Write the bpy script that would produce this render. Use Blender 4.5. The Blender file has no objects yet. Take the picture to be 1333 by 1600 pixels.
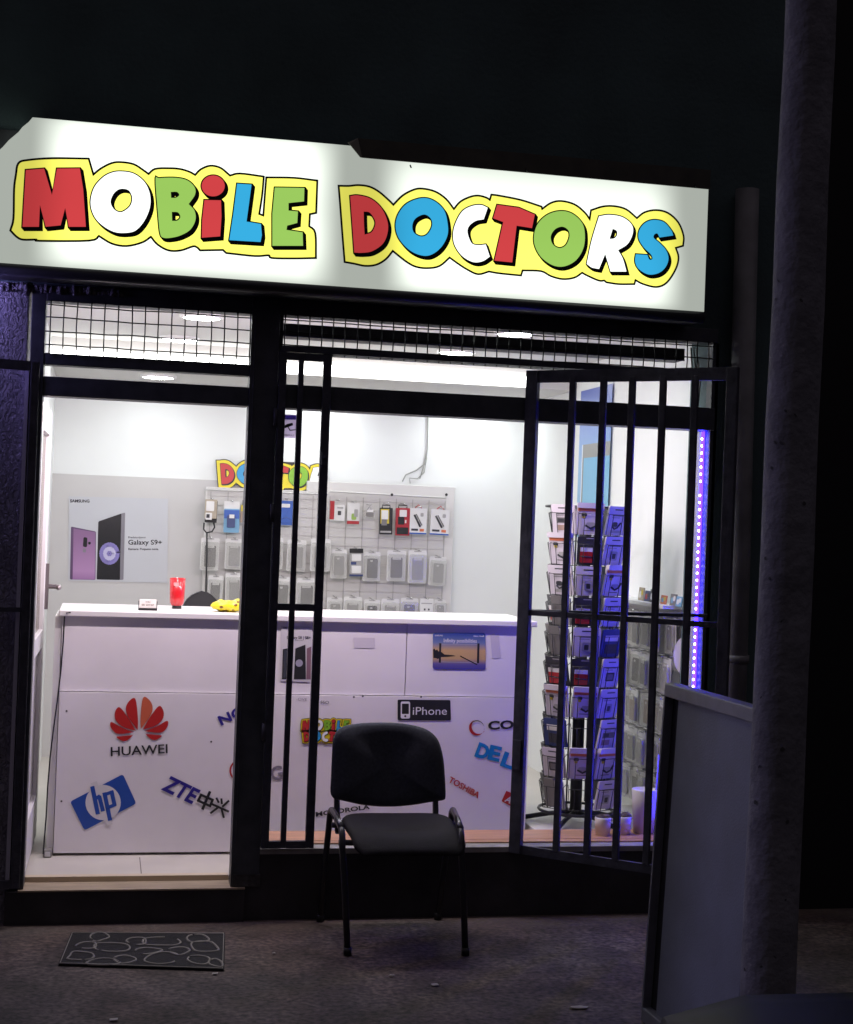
import bpy, math, random
from mathutils import Vector, Matrix
from mathutils.geometry import tessellate_polygon
random.seed(7)
SC = bpy.context.scene
COL = SC.collection

# ------------------------------------------------------------------ camera
F, YAW, PIT, ROL = 2373.83, 0.208801, 0.0076814, 0.0373254
CAM = Vector((0, -6.057, 1.6))
_cy, _sy, _cp, _sp, _cr, _sr = math.cos(YAW), math.sin(YAW), math.cos(PIT), math.sin(PIT), math.cos(ROL), math.sin(ROL)
FW = Vector((_sy*_cp, _cy*_cp, _sp)); _rt = Vector((_cy, -_sy, 0)); _up = _rt.cross(FW)
RT = _cr*_rt + _sr*_up; UP = -_sr*_rt + _cr*_up
cd = bpy.data.cameras.new('camera'); cam = bpy.data.objects.new('camera', cd); COL.objects.link(cam)
cam.matrix_world = Matrix(((RT.x, UP.x, -FW.x, CAM.x), (RT.y, UP.y, -FW.y, CAM.y), (RT.z, UP.z, -FW.z, CAM.z), (0, 0, 0, 1)))
cd.sensor_fit = 'HORIZONTAL'; cd.sensor_width = 36; cd.lens = F/1333*36; cd.clip_end = 500; cd.clip_start = .05
SC.camera = cam

def at(px, py, Y=None, Z=None, X=None):
    """point on the plane Y=, Z= or X= that the photograph shows at pixel (px, py): used to measure the place"""
    d = (px-666.5)/F*RT - (py-800)/F*UP + FW
    t = (Y-CAM.y)/d.y if Y is not None else (Z-CAM.z)/d.z if Z is not None else (X-CAM.x)/d.x
    return CAM + t*d

# ------------------------------------------------------------------ world, light, exposure
w = bpy.data.worlds.new('World'); SC.world = w; w.use_nodes = True
bg = w.node_tree.nodes['Background']
_nt = w.node_tree; _tc = _nt.nodes.new('ShaderNodeTexCoord'); _sx = _nt.nodes.new('ShaderNodeSeparateXYZ'); _nt.links.new(_tc.outputs['Generated'], _sx.inputs[0])
_rp = _nt.nodes.new('ShaderNodeValToRGB'); _nt.links.new(_sx.outputs[2], _rp.inputs[0])   # lamp-lit haze overhead, dark towards the horizon
_rp.color_ramp.elements[0].position = .05; _rp.color_ramp.elements[0].color = (.05, .045, .085, 1); _rp.color_ramp.elements[1].position = .85; _rp.color_ramp.elements[1].color = (1.0, .86, .98, 1)
_nt.links.new(_rp.outputs[0], bg.inputs['Color']); bg.inputs['Strength'].default_value = .13
sl = bpy.data.lights.new('night_glow', 'SUN'); so = bpy.data.objects.new('night_glow', sl); COL.objects.link(so)
sl.energy = .34; sl.angle = math.radians(4); sl.color = (.62, .55, 1.0)
so.rotation_euler = Vector((1, -.5, -.2)).to_track_quat('-Z', 'Y').to_euler()
SC.view_settings.view_transform = 'Standard'; SC.view_settings.look = 'None'
SC.view_settings.exposure = 0; SC.view_settings.gamma = 1
SC.cycles.use_denoising = True
SC.cycles.sample_clamp_indirect = 6
SC.cycles.max_bounces = 8; SC.cycles.transparent_max_bounces = 24
SC.cycles.caustics_reflective = False; SC.cycles.caustics_refractive = False

# ------------------------------------------------------------------ materials
def lin(c):
    return tuple(((v/255)/12.92 if v/255 <= .04045 else ((v/255+.055)/1.055)**2.4) for v in c)
MATS = {}
def mat(name, col, rough=.55, metal=0, noise=0, nscale=12, bump=0, bscale=60, spec=.5, emit=0, ecol=None, detail=6, stretch=None, coat=0):
    if name in MATS: return MATS[name]
    m = bpy.data.materials.new(name); m.use_nodes = True; MATS[name] = m
    nt = m.node_tree; b = nt.nodes['Principled BSDF']
    b.inputs['Base Color'].default_value = (*col, 1); b.inputs['Roughness'].default_value = rough
    b.inputs['Metallic'].default_value = metal; b.inputs['Specular IOR Level'].default_value = spec
    if coat: b.inputs['Coat Weight'].default_value = coat
    if emit:
        b.inputs['Emission Color'].default_value = (*(ecol or col), 1); b.inputs['Emission Strength'].default_value = emit
    tc = None
    if noise or bump:
        tc = nt.nodes.new('ShaderNodeTexCoord'); mp = nt.nodes.new('ShaderNodeMapping'); nt.links.new(tc.outputs['Object'], mp.inputs[0])
        if stretch: mp.inputs['Scale'].default_value = stretch
    if noise:
        n = nt.nodes.new('ShaderNodeTexNoise'); n.inputs['Scale'].default_value = nscale; n.inputs['Detail'].default_value = detail
        nt.links.new(mp.outputs[0], n.inputs['Vector'])
        r = nt.nodes.new('ShaderNodeValToRGB'); r.color_ramp.elements[0].position = .32; r.color_ramp.elements[1].position = .68
        r.color_ramp.elements[0].color = (*[c*(1-noise) for c in col], 1); r.color_ramp.elements[1].color = (*[min(1, c*(1+noise)) for c in col], 1)
        nt.links.new(n.outputs[0], r.inputs[0]); nt.links.new(r.outputs[0], b.inputs['Base Color'])
        rr = nt.nodes.new('ShaderNodeMapRange'); rr.inputs['To Min'].default_value = max(.05, rough-.15); rr.inputs['To Max'].default_value = min(1, rough+.15)
        nt.links.new(n.outputs[0], rr.inputs[0]); nt.links.new(rr.outputs[0], b.inputs['Roughness'])
    if bump:
        n = nt.nodes.new('ShaderNodeTexNoise'); n.inputs['Scale'].default_value = bscale; n.inputs['Detail'].default_value = 8
        nt.links.new(mp.outputs[0], n.inputs['Vector'])
        bp = nt.nodes.new('ShaderNodeBump'); bp.inputs['Strength'].default_value = bump; bp.inputs['Distance'].default_value = .01
        nt.links.new(n.outputs[0], bp.inputs['Height']); nt.links.new(bp.outputs[0], b.inputs['Normal'])
    return m
def emitter(name, col, s):
    if name in MATS: return MATS[name]
    m = bpy.data.materials.new(name); m.use_nodes = True; MATS[name] = m
    nt = m.node_tree; nt.nodes.clear(); o = nt.nodes.new('ShaderNodeOutputMaterial'); e = nt.nodes.new('ShaderNodeEmission')
    e.inputs[0].default_value = (*col, 1); e.inputs[1].default_value = s; nt.links.new(e.outputs[0], o.inputs[0]); return m
def clear(name, tint=(1, 1, 1), gloss=.06, rough=.02, diff=0, dcol=(.8, .8, .8)):
    if name in MATS: return MATS[name]
    m = bpy.data.materials.new(name); m.use_nodes = True; MATS[name] = m
    nt = m.node_tree; nt.nodes.clear(); o = nt.nodes.new('ShaderNodeOutputMaterial')
    t = nt.nodes.new('ShaderNodeBsdfTransparent'); t.inputs[0].default_value = (*tint, 1)
    g = nt.nodes.new('ShaderNodeBsdfGlossy'); g.inputs['Roughness'].default_value = rough
    mx = nt.nodes.new('ShaderNodeMixShader'); mx.inputs[0].default_value = gloss
    nt.links.new(t.outputs[0], mx.inputs[1]); nt.links.new(g.outputs[0], mx.inputs[2]); last = mx
    if diff:
        d = nt.nodes.new('ShaderNodeBsdfDiffuse'); d.inputs[0].default_value = (*dcol, 1)
        m2 = nt.nodes.new('ShaderNodeMixShader'); m2.inputs[0].default_value = diff
        nt.links.new(mx.outputs[0], m2.inputs[1]); nt.links.new(d.outputs[0], m2.inputs[2]); last = m2
    nt.links.new(last.outputs[0], o.inputs[0]); return m
def stucco_mat():
    m = mat('stucco_render', (.30, .29, .32), .9, noise=.18, nscale=5)
    nt = m.node_tree; b = nt.nodes['Principled BSDF']; tc = nt.nodes.new('ShaderNodeTexCoord')
    mp = nt.nodes.new('ShaderNodeMapping'); mp.inputs['Scale'].default_value = (1.5, 1, .8); nt.links.new(tc.outputs['Object'], mp.inputs[0])
    v = nt.nodes.new('ShaderNodeTexNoise'); v.inputs['Scale'].default_value = 38; v.inputs['Detail'].default_value = 4; v.inputs['Distortion'].default_value = 1.6
    nt.links.new(mp.outputs[0], v.inputs['Vector'])
    r = nt.nodes.new('ShaderNodeValToRGB'); r.color_ramp.elements[0].position = .38; r.color_ramp.elements[1].position = .62
    nt.links.new(v.outputs[0], r.inputs[0])
    bp = nt.nodes.new('ShaderNodeBump'); bp.inputs['Strength'].default_value = 1; bp.inputs['Distance'].default_value = .014
    nt.links.new(r.outputs[0], bp.inputs['Height']); nt.links.new(bp.outputs[0], b.inputs['Normal']); return m
def ground_mat():
    m = mat('worn_asphalt', (.17, .14, .135), .8)
    nt = m.node_tree; b = nt.nodes['Principled BSDF']; tc = nt.nodes.new('ShaderNodeTexCoord'); L = nt.links.new
    def noise(s, d=6, sc=None):
        n = nt.nodes.new('ShaderNodeTexNoise'); n.inputs['Scale'].default_value = s; n.inputs['Detail'].default_value = d
        L(tc.outputs['Object'], n.inputs['Vector']); return n
    def ramp(src, p0, c0, p1, c1):
        r = nt.nodes.new('ShaderNodeValToRGB'); e = r.color_ramp.elements
        e[0].position = p0; e[0].color = (*c0, 1); e[1].position = p1; e[1].color = (*c1, 1); L(src, r.inputs[0]); return r
    def mult(a, b_):
        x = nt.nodes.new('ShaderNodeMix'); x.data_type = 'RGBA'; x.blend_type = 'MULTIPLY'; x.inputs[0].default_value = 1
        L(a, x.inputs[6]); L(b_, x.inputs[7]); return x.outputs[2]
    big = ramp(noise(1.3, 5).outputs[0], .32, (.058, .05, .049), .72, (.175, .145, .137))
    fine = ramp(noise(45, 8).outputs[0], .33, (.30, .30, .31), .7, (1.55, 1.5, 1.45))
    blot = ramp(noise(5.5, 4).outputs[0], .38, (.55, .53, .52), .6, (1.05, 1.02, 1))
    c = mult(mult(big.outputs[0], fine.outputs[0]), blot.outputs[0])
    vo = nt.nodes.new('ShaderNodeTexVoronoi'); vo.inputs['Scale'].default_value = 26; L(tc.outputs['Object'], vo.inputs['Vector'])
    sp = ramp(vo.outputs['Distance'], .045, (1, 1, 1), .07, (0, 0, 0))
    pick = ramp(noise(9, 2).outputs[0], .60, (0, 0, 0), .64, (1, 1, 1))
    k = mult(sp.outputs[0], pick.outputs[0])
    mx = nt.nodes.new('ShaderNodeMix'); mx.data_type = 'RGBA'; L(k, mx.inputs[0]); L(c, mx.inputs[6]); mx.inputs[7].default_value = (.34, .30, .28, 1)
    sx = nt.nodes.new('ShaderNodeSeparateXYZ'); L(tc.outputs['Object'], sx.inputs[0])
    def M(op, a, b_=None):
        n = nt.nodes.new('ShaderNodeMath'); n.operation = op
        for i, v in enumerate((a, b_)):
            if v is None: continue
            if isinstance(v, (int, float)): n.inputs[i].default_value = v
            else: L(v, n.inputs[i])
        return n.outputs[0]
    def blend(fac, a, col=None, sock=None, mode='MIX'):
        x = nt.nodes.new('ShaderNodeMix'); x.data_type = 'RGBA'; x.blend_type = mode; L(fac, x.inputs[0]); L(a, x.inputs[6]); x.inputs[7].default_value = (*col, 1); return x.outputs[2]
    wob = M('MULTIPLY', M('SUBTRACT', noise(4, 5).outputs[0], .5), .30)
    band = ramp(M('ADD', M('ADD', sx.outputs[1], .30), wob), .05, (0, 0, 0), .26, (.55, .55, .55)).outputs[0]
    c2 = blend(band, mx.outputs[2], (.21, .175, .15))
    hue = ramp(noise(1.9, 3).outputs[0], .42, (0, 0, 0), .60, (.8, .8, .8)).outputs[0]
    c2 = blend(hue, c2, (.95, .82, .76), mode='MULTIPLY')
    stain = ramp(noise(2.7, 6, None).outputs[0], .56, (0, 0, 0), .66, (.7, .7, .7)).outputs[0]
    c2 = blend(stain, c2, (.45, .42, .46), mode='MULTIPLY')
    jd = M('ABSOLUTE', M('ADD', M('ADD', sx.outputs[1], .56), M('MULTIPLY', M('SUBTRACT', noise(14, 3).outputs[0], .5), .035)))
    crack = ramp(jd, .002, (.75, .75, .75), .007, (0, 0, 0)).outputs[0]
    c2 = blend(crack, c2, (.03, .025, .025))
    L(c2, b.inputs['Base Color'])
    bp = nt.nodes.new('ShaderNodeBump'); bp.inputs['Strength'].default_value = .55; bp.inputs['Distance'].default_value = .008
    L(noise(70, 10).outputs[0], bp.inputs['Height']); L(bp.outputs[0], b.inputs['Normal'])
    return m

# the glow behind the sign's translucent face: four fluorescent tubes in the box
def backlit(name, col, gain=1.0, floor_=.0):
    if name in MATS: return MATS[name]
    m = bpy.data.materials.new(name); m.use_nodes = True; MATS[name] = m
    nt = m.node_tree; nt.nodes.clear(); L = nt.links.new; o = nt.nodes.new('ShaderNodeOutputMaterial'); e = nt.nodes.new('ShaderNodeEmission')
    g = nt.nodes.new('ShaderNodeNewGeometry'); s = nt.nodes.new('ShaderNodeSeparateXYZ'); L(g.outputs['Position'], s.inputs[0])
    def M(op, a, b_=None):
        n = nt.nodes.new('ShaderNodeMath'); n.operation = op
        for i, v in enumerate((a, b_)):
            if v is None: continue
            if isinstance(v, (int, float)): n.inputs[i].default_value = v
            else: L(v, n.inputs[i])
        return n.outputs[0]
    def step(v, a, b_):
        n = nt.nodes.new('ShaderNodeMapRange'); n.interpolation_type = 'SMOOTHSTEP'; n.inputs[1].default_value = a; n.inputs[2].default_value = b_
        L(v, n.inputs[0]); return n.outputs[0]
    X, Z = s.outputs[0], s.outputs[2]
    tot = None
    for (x0, x1, z, sg, amp) in ((-.20, .74, 2.66, .17, 1.15), (-.20, .74, 2.95, .18, 1.1), (1.14, 2.17, 2.64, .17, 1.15), (1.10, 2.14, 2.90, .17, .8)):
        box = M('MULTIPLY', step(X, x0-.13, x0+.05), M('SUBTRACT', 1, step(X, x1-.05, x1+.14)))
        dz = M('DIVIDE', M('SUBTRACT', Z, z), sg)
        v = M('MULTIPLY', M('MULTIPLY', box, M('POWER', math.e, M('MULTIPLY', M('MULTIPLY', dz, dz), -1))), amp)
        tot = v if tot is None else M('ADD', tot, v)
    edge = M('MULTIPLY', step(Z, 2.49, 2.545), M('SUBTRACT', 1, step(Z, 3.03, 3.11)))
    val = M('ADD', M('MULTIPLY', tot, M('MULTIPLY', M('ADD', edge, .6), .58*gain)), .43)
    if gain < .9: val = M('ADD', M('SUBTRACT', val, .43), .84)
    e.inputs[0].default_value = (*col, 1); L(val, e.inputs[1]); L(e.outputs[0], o.inputs[0]); return m

WHITE = mat('white_paint', (.80, .81, .80), .6, noise=.015, nscale=3)
WALLW = mat('white_wall_paint', (.78, .80, .79), .75, noise=.02, nscale=2, bump=.05, bscale=200)
WAINS = mat('grey_white_panel', (.53, .52, .515), .5, noise=.03, nscale=4)
CEIL = mat('ceiling_paint', (.62, .61, .59), .8)
TILE = mat('floor_tile', (.55, .52, .47), .4, noise=.06, nscale=6)
DARK = mat('charcoal_steel', (.062, .068, .082), .5, noise=.25, nscale=14, bump=.12, bscale=90)
GRILL = mat('grille_steel', (.055, .057, .078), .45, noise=.3, nscale=25, bump=.2, bscale=120)
UPWALL = mat('dark_painted_wall', (.066, .105, .108), .85, noise=.25, nscale=2.5, bump=.3, bscale=50)
PLINTH = mat('black_plinth_paint', (.036, .033, .040), .7, noise=.35, nscale=6, bump=.35, bscale=40)
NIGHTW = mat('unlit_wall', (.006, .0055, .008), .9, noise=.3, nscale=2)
STUCCO = stucco_mat()
GROUND = ground_mat()
GLASS = clear('window_glass', gloss=.035)
BLISTER = clear('clear_blister', (.93, .93, .92), gloss=.05, rough=.2, diff=.10, dcol=(.80, .80, .79))
BLACK = mat('black_plastic', (.012, .012, .014), .4)
SATIN = mat('black_print', (.010, .010, .012), .6)
CHROME = mat('chrome', (.7, .7, .72), .15, metal=1)
COUNTER = mat('counter_laminate', (.78, .745, .77), .38, noise=.05, nscale=3.2, spec=.35, bump=.03, bscale=18)
WOODL = mat('orange_wood', (.46, .25, .155), .45, noise=.25, nscale=6, stretch=(1, 14, 14))
WOODT = mat('threshold_wood', (.42, .33, .24), .6, noise=.2, nscale=7, stretch=(1, 12, 12))
CONC = mat('concrete', (.145, .145, .17), .9, noise=.3, nscale=9, bump=.8, bscale=35)
GALV = mat('galvanised_pipe', (.17, .17, .18), .55, noise=.25, nscale=8)

# ------------------------------------------------------------------ mesh builder
ORG = {}
class MB:
    def __init__(s): s.v = []; s.f = []; s.m = []; s.sm = []
    def add(s, vs, fs, m=0, smooth=False):
        o = len(s.v); s.v += [Vector(p) for p in vs]
        for q in fs: s.f.append([o+i for i in q]); s.m.append(m); s.sm.append(smooth)
        return s
    def box(s, x0, x1, y0, y1, z0, z1, m=0):
        return s.add([(x, y, z) for z in (z0, z1) for y in (y0, y1) for x in (x0, x1)],
                     [(0, 2, 3, 1), (4, 5, 7, 6), (0, 1, 5, 4), (2, 6, 7, 3), (0, 4, 6, 2), (1, 3, 7, 5)], m)
    def bar(s, a, b, wx, wy, m=0, up=None):
        """rectangular bar from a to b; wx, wy the widths across"""
        a, b = Vector(a), Vector(b); d = (b-a).normalized(); r = up if up else (Vector((0, 0, 1)) if abs(d.z) < .8 else Vector((0, 1, 0)))
        x = d.cross(Vector(r)).normalized()*wx/2; y = d.cross(x).normalized()*wy/2
        vs = [p+i*x+j*y for p in (a, b) for i, j in ((-1, -1), (1, -1), (1, 1), (-1, 1))]
        return s.add(vs, [(3, 2, 1, 0), (4, 5, 6, 7)]+[(i, (i+1) % 4, 4+(i+1) % 4, 4+i) for i in range(4)], m)
    def tube(s, pts, r, n=8, m=0, cap=True, closed=False):
        pts = [Vector(p) for p in pts]; N = len(pts); rs = r if isinstance(r, (list, tuple)) else [r]*N
        o = []; prev = None
        for i, p in enumerate(pts):
            if closed: d = (pts[(i+1) % N]-pts[i-1]).normalized()
            else: d = (pts[min(i+1, N-1)]-pts[max(i-1, 0)]).normalized()
            if prev is None: x = d.orthogonal().normalized()
            else: x = (prev-d*prev.dot(d)).normalized()
            prev = x; y = d.cross(x)
            o += [p+rs[i]*(math.cos(2*math.pi*k/n)*x+math.sin(2*math.pi*k/n)*y) for k in range(n)]
        fs = [(i*n+k, i*n+(k+1) % n, ((i+1) % N)*n+(k+1) % n, ((i+1) % N)*n+k) for i in range(N if closed else N-1) for k in range(n)]
        if cap and not closed: fs += [tuple(range(n-1, -1, -1)), tuple((N-1)*n+k for k in range(n))]
        return s.add(o, fs, m, True)
    def lathe(s, prof, c, n=24, m=0, axis=None):
        c = Vector(c); N = len(prof); vs = []
        for (r, z) in prof:
            for k in range(n): a = 2*math.pi*k/n; vs.append(c+Vector((r*math.cos(a), r*math.sin(a), z)))
        fs = [(i*n+k, i*n+(k+1) % n, (i+1)*n+(k+1) % n, (i+1)*n+k) for i in range(N-1) for k in range(n)]
        return s.add(vs, fs, m, True)
    def disc(s, c, r, nrm, m=0, n=28, ry=None):
        nrm = Vector(nrm).normalized(); x = nrm.orthogonal().normalized(); y = nrm.cross(x)
        return s.add([Vector(c)+r*math.cos(2*math.pi*k/n)*x+(ry or r)*math.sin(2*math.pi*k/n)*y for k in range(n)], [tuple(range(n))], m)
    def poly(s, loops, m=0):
        """flat polygon (first loop) with holes"""
        loops = [[Vector(p) for p in l] for l in loops]; flat = [p for l in loops for p in l]
        return s.add(flat, [tuple(t) for t in tessellate_polygon(loops)], m)
    def prism(s, loop, d, m=0):
        """closed outline extruded by vector d"""
        loop = [Vector(p) for p in loop]; n = len(loop); d = Vector(d)
        t = [tuple(q) for q in tessellate_polygon([loop])]
        s.add(loop+[p+d for p in loop], t+[tuple(n+i for i in reversed(q)) for q in t]+[(i, (i+1) % n, n+(i+1) % n, n+i) for i in range(n)], m); return s
    def build(s, name, mats, parent=None, origin=None, bevel=0, label=None):
        me = bpy.data.meshes.new(name)
        if parent is not None: og = ORG[parent.name]
        elif origin is not None: og = Vector(origin)
        else:
            lo = Vector([min(v[i] for v in s.v) for i in range(3)]); hi = Vector([max(v[i] for v in s.v) for i in range(3)])
            og = Vector(((lo.x+hi.x)/2, (lo.y+hi.y)/2, lo.z))
        me.from_pydata([v-og for v in s.v], [], s.f)
        mats = mats if isinstance(mats, (list, tuple)) else [mats]
        for m_ in mats: me.materials.append(m_)
        me.polygons.foreach_set('material_index', s.m); me.polygons.foreach_set('use_smooth', s.sm); me.update()
        o = bpy.data.objects.new(name, me); COL.objects.link(o)
        if parent is not None: o.parent = parent
        else: o.location = og
        ORG[o.name] = og
        if bevel:
            b = o.modifiers.new('bevel', 'BEVEL'); b.width = bevel; b.segments = 2; b.limit_method = 'ANGLE'
        if label: o['label'] = label
        return o
def tag(o, label=None, cat=None, group=None, kind=None):
    for k, v in (('label', label), ('category', cat), ('group', group), ('kind', kind)):
        if v: o[k] = v
    return o
def thing(name, label, cat, loc, group=None):
    o = bpy.data.objects.new(name, None); COL.objects.link(o); o.location = loc; o.empty_display_size = .1
    ORG[o.name] = Vector(loc); return tag(o, label, cat, group)
def smooth_loop(pts, k=5):
    """closed Catmull-Rom through pts; a point with a third element is a corner"""
    n = len(pts); out = []
    for i in range(n):
        p0, p1, p2, p3 = pts[i-1], pts[i], pts[(i+1) % n], pts[(i+2) % n]
        a, b = Vector(p1[:2]), Vector(p2[:2])
        t1 = Vector((0, 0)) if len(p1) > 2 else (b-Vector(p0[:2]))/2
        t2 = Vector((0, 0)) if len(p2) > 2 else (Vector(p3[:2])-a)/2
        if len(p1) > 2: t1 = (b-a)-t2*0 if len(p2) > 2 else (b-a)*1.0
        if len(p2) > 2: t2 = (b-a)*1.0
        for j in range(k):
            t = j/k
            out.append((2*t**3-3*t*t+1)*a+(t**3-2*t*t+t)*t1+(-2*t**3+3*t*t)*b+(t**3-t*t)*t2)
    return out
def offset_loop(l, d):
    """grow a closed 2D loop by d (either winding)"""
    n = len(l); area = sum(l[i].x*l[(i+1) % n].y-l[(i+1) % n].x*l[i].y for i in range(n)); sg = 1 if area > 0 else -1; out = []
    for i in range(n):
        a, b, c = l[i-1], l[i], l[(i+1) % n]
        e1 = (b-a); e2 = (c-b)
        e1 = e1.normalized() if e1.length > 1e-9 else e2.normalized(); e2 = e2.normalized() if e2.length > 1e-9 else e1
        n1 = Vector((e1.y, -e1.x))*sg; n2 = Vector((e2.y, -e2.x))*sg; m = n1+n2
        m = m/max(.35, m.length_squared/2) if m.length > 1e-6 else n1
        out.append(b+m*d)
    return out
_txt = {}
def text_geo(s, bold=0.0):
    if (s, bold) in _txt: return _txt[(s, bold)]
    cu = bpy.data.curves.new('text', 'FONT'); cu.body = s; cu.offset = bold; cu.resolution_u = 3
    o = bpy.data.objects.new('text', cu); COL.objects.link(o); bpy.context.view_layer.update()
    me = bpy.data.meshes.new_from_object(o.evaluated_get(bpy.context.evaluated_depsgraph_get()))
    vs = [v.co.copy() for v in me.vertices]; fs = [tuple(p.vertices) for p in me.polygons]
    bpy.data.objects.remove(o); bpy.data.curves.remove(cu); bpy.data.meshes.remove(me)
    x0 = min(v.x for v in vs); x1 = max(v.x for v in vs)
    _txt[(s, bold)] = (vs, fs, x0, x1); return _txt[(s, bold)]
CAPH = .715
def text(mb, s, p0, p1, height, m=0, bold=0.0, shear=0.0, off=Vector((0, 0, 0)), nrm=Vector((0, -1, 0))):
    """writing whose baseline runs from p0 to p1 with capital letters of that height"""
    vs, fs, x0, x1 = text_geo(s, bold); p0, p1 = Vector(p0), Vector(p1); d = p1-p0; u = d.normalized(); up = -u.cross(nrm).normalized()
    if up.z < -.5: up = -up
    sx = d.length/(x1-x0); sy = height/CAPH
    mb.add([p0+u*((v.x-x0)*sx+shear*v.y*sy)+up*(v.y*sy)+off for v in vs], fs, m)
def ptext(mb, s, a, b, hpx, Y, m=0, bold=0.0, shear=0.0):
    """writing on the plane Y, baseline from pixel a to pixel b of the photograph"""
    p0, p1 = at(*a, Y=Y), at(*b, Y=Y); h = (at(a[0], a[1]-hpx, Y=Y)-p0).length
    text(mb, s, p0, p1, h, m, bold, shear)
def stroke2(pts, wd):
    """thick polyline as a list of quads in pixel space"""
    out = []
    for a, b in zip(pts, pts[1:]):
        a, b = Vector(a), Vector(b); d = (b-a).normalized()*wd*.35; n = Vector((-(b-a).y, (b-a).x)).normalized()*wd/2
        out.append([a-d+n, b+d+n, b+d-n, a-d-n])
    return out
def quad_rr(c, r=.12, k=5):
    """rounded quad from four corners (tl, tr, br, bl) in pixels"""
    c = [Vector(p) for p in c]; out = []
    for i in range(4):
        p, a, b = c[i], c[i-1], c[(i+1) % 4]; L = min((a-p).length, (b-p).length)*r
        s, e = p+(a-p).normalized()*L, p+(b-p).normalized()*L
        for j in range(k+1):
            t = j/k; out.append((1-t)**2*s+2*t*(1-t)*p+t*t*e)
    return out
def P(pts, Y): return [at(p[0], p[1], Y=Y) for p in pts]

# ================================================================== PAVEMENT
g = MB(); g.add([(-40, -45, 0), (40, -45, 0), (40, .3, 0), (-40, .3, 0)], [(0, 1, 2, 3)])
tag(g.build('pavement', GROUND, origin=(0, 0, 0)), 'worn dark asphalt pavement in front of the shop', 'pavement', kind='structure')

# ================================================================== SHOP BUILDING
FZ, BY, RX, LX = .14, 3.2, 2.6, -.31
shop = thing('shop_building', 'dark fronted small shop at night with a brightly lit white interior', 'building', (1.1, 0, 0))
m = MB()
m.box(-1.25, 2.86, .0, .28, 2.47, 7.5, 0)
m.box(2.515, 2.86, .0, .28, 0, 2.47, 0)
m.build('upper_wall', [UPWALL], shop)
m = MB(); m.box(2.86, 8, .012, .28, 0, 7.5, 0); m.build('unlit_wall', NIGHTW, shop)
m = MB(); m.box(-1.25, -.318, 0.0, .28, 0, 2.47, 0); m.build('stucco_wall', STUCCO, shop)
m = MB()   # lumpy render under the sign where the stucco stops
for i in range(26):
    x = -.42+i*.018; h = .012+.014*random.random(); m.tube([(x, -.006, 2.452+random.uniform(-.006, .006)), (x+.016, -.006-.008*random.random(), 2.452+random.uniform(-.008, .004))], [h, h*.8], 6)
m.build('render_edge', STUCCO, shop)
m = MB(); m.box(.60, 2.515, -.012, .22, 0, .262, 0); m.build('plinth', PLINTH, shop)
m = MB(); m.box(-.318, .60, -.03, .16, 0, .128, 0); m.build('door_step', PLINTH, shop)
m = MB(); m.box(-.27, .60, -.035, .10, .1285, .1345, 0); m.box(-.25, .545, .10, .14, .13, .155, 1); m.build('threshold', [WOODT, mat('pale_threshold', (.6, .5, .38), .5)], shop)
m = MB(); m.box(LX, RX, .14, BY, .0, FZ, 0); m.box(.2, .204, .16, .5, FZ, FZ+.0006, 1); m.build('floor', [TILE, mat('tile_joint', (.2, .18, .16), .8)], shop)
m = MB(); m.box(LX-.1, LX, .28, BY, 0, 2.75, 0); m.build('party_wall', WALLW, shop)
m = MB(); m.box(RX, RX+.1, .28, BY, 0, 2.75, 0); m.build('display_wall', WALLW, shop)
m = MB(); m.box(LX-.1, RX+.1, BY, BY+.1, 0, 2.75, 0); m.box(LX, 1.25, BY-.012, BY-.001, FZ, 1.815, 1); m.build('back_wall', [WALLW, WAINS], shop)
m = MB(); m.box(LX, RX, .28, 2.24, 2.52, 2.62, 0); m.box(LX, RX, 2.24, BY, 2.39, 2.62, 0); m.build('ceiling', CEIL, shop)
# door frame, post and transom
m = MB()
m.box(-.303, -.25, -.014, .10, .1345, 2.47, 0)
m.box(-.25, .543, -.01, .09, 2.04, 2.115, 0)
m.box(-.25, .543, -.012, .06, 2.16, 2.205, 0)
m.box(-.25, .543, -.016, .06, 2.405, 2.4695, 0)
m.build('door_frame', DARK, shop, bevel=.003)
m = MB(); m.box(.543, .655, -.02, .065, .136, 2.4695, 0); m.box(.556, .562, -.0235, -.02, .3, 2.4, 0); m.box(.55, .66, -.024, .05, .136, .185, 1); m.build('door_post', [DARK, mat('chipped_dark_plaster', (.06, .058, .06), .9, noise=.4, nscale=25, bump=1, bscale=60)], shop, bevel=.003)
m = MB(); m.box(-.3175, -.3035, -.03, .0, .14, 2.16, 0); m.build('jamb_strip', mat('jamb_lilac_light', (.62, .6, .72), .5), shop)  # lilac tint carries the violet light catching this edge
m = MB()
m.box(.655, 2.515, -.012, .10, 2.04, 2.135, 0); m.box(.655, 2.515, -.01, .07, 2.262, 2.29, 0); m.box(.655, 2.515, -.016, .07, 2.41, 2.4695, 0)
m.box(.655, .672, .0, .10, .29, 2.41, 0); m.box(2.50, 2.53, .0, .06, .29, 2.41, 0)
m.box(.655, 2.515, -.016, .10, .262, .285, 1)
m.box(1.702, 1.722, .03, .07, .285, 2.04, 0)
m.box(1.72, 2.515, -.012, .012, 1.247, 1.262, 0)
wf = m.build('window_frame', [DARK, mat('grey_sill', (.36, .35, .35), .5, noise=.2, nscale=15)], shop, bevel=.002)
m = MB(); m.add([(.672, .05, .285), (2.5, .05, .285), (2.5, .05, 2.04), (.672, .05, 2.04)], [(0, 1, 2, 3)])
m.add([(.672, .05, 2.135), (2.5, .05, 2.135), (2.5, .05, 2.262), (.672, .05, 2.262)], [(0, 1, 2, 3)])
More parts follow.
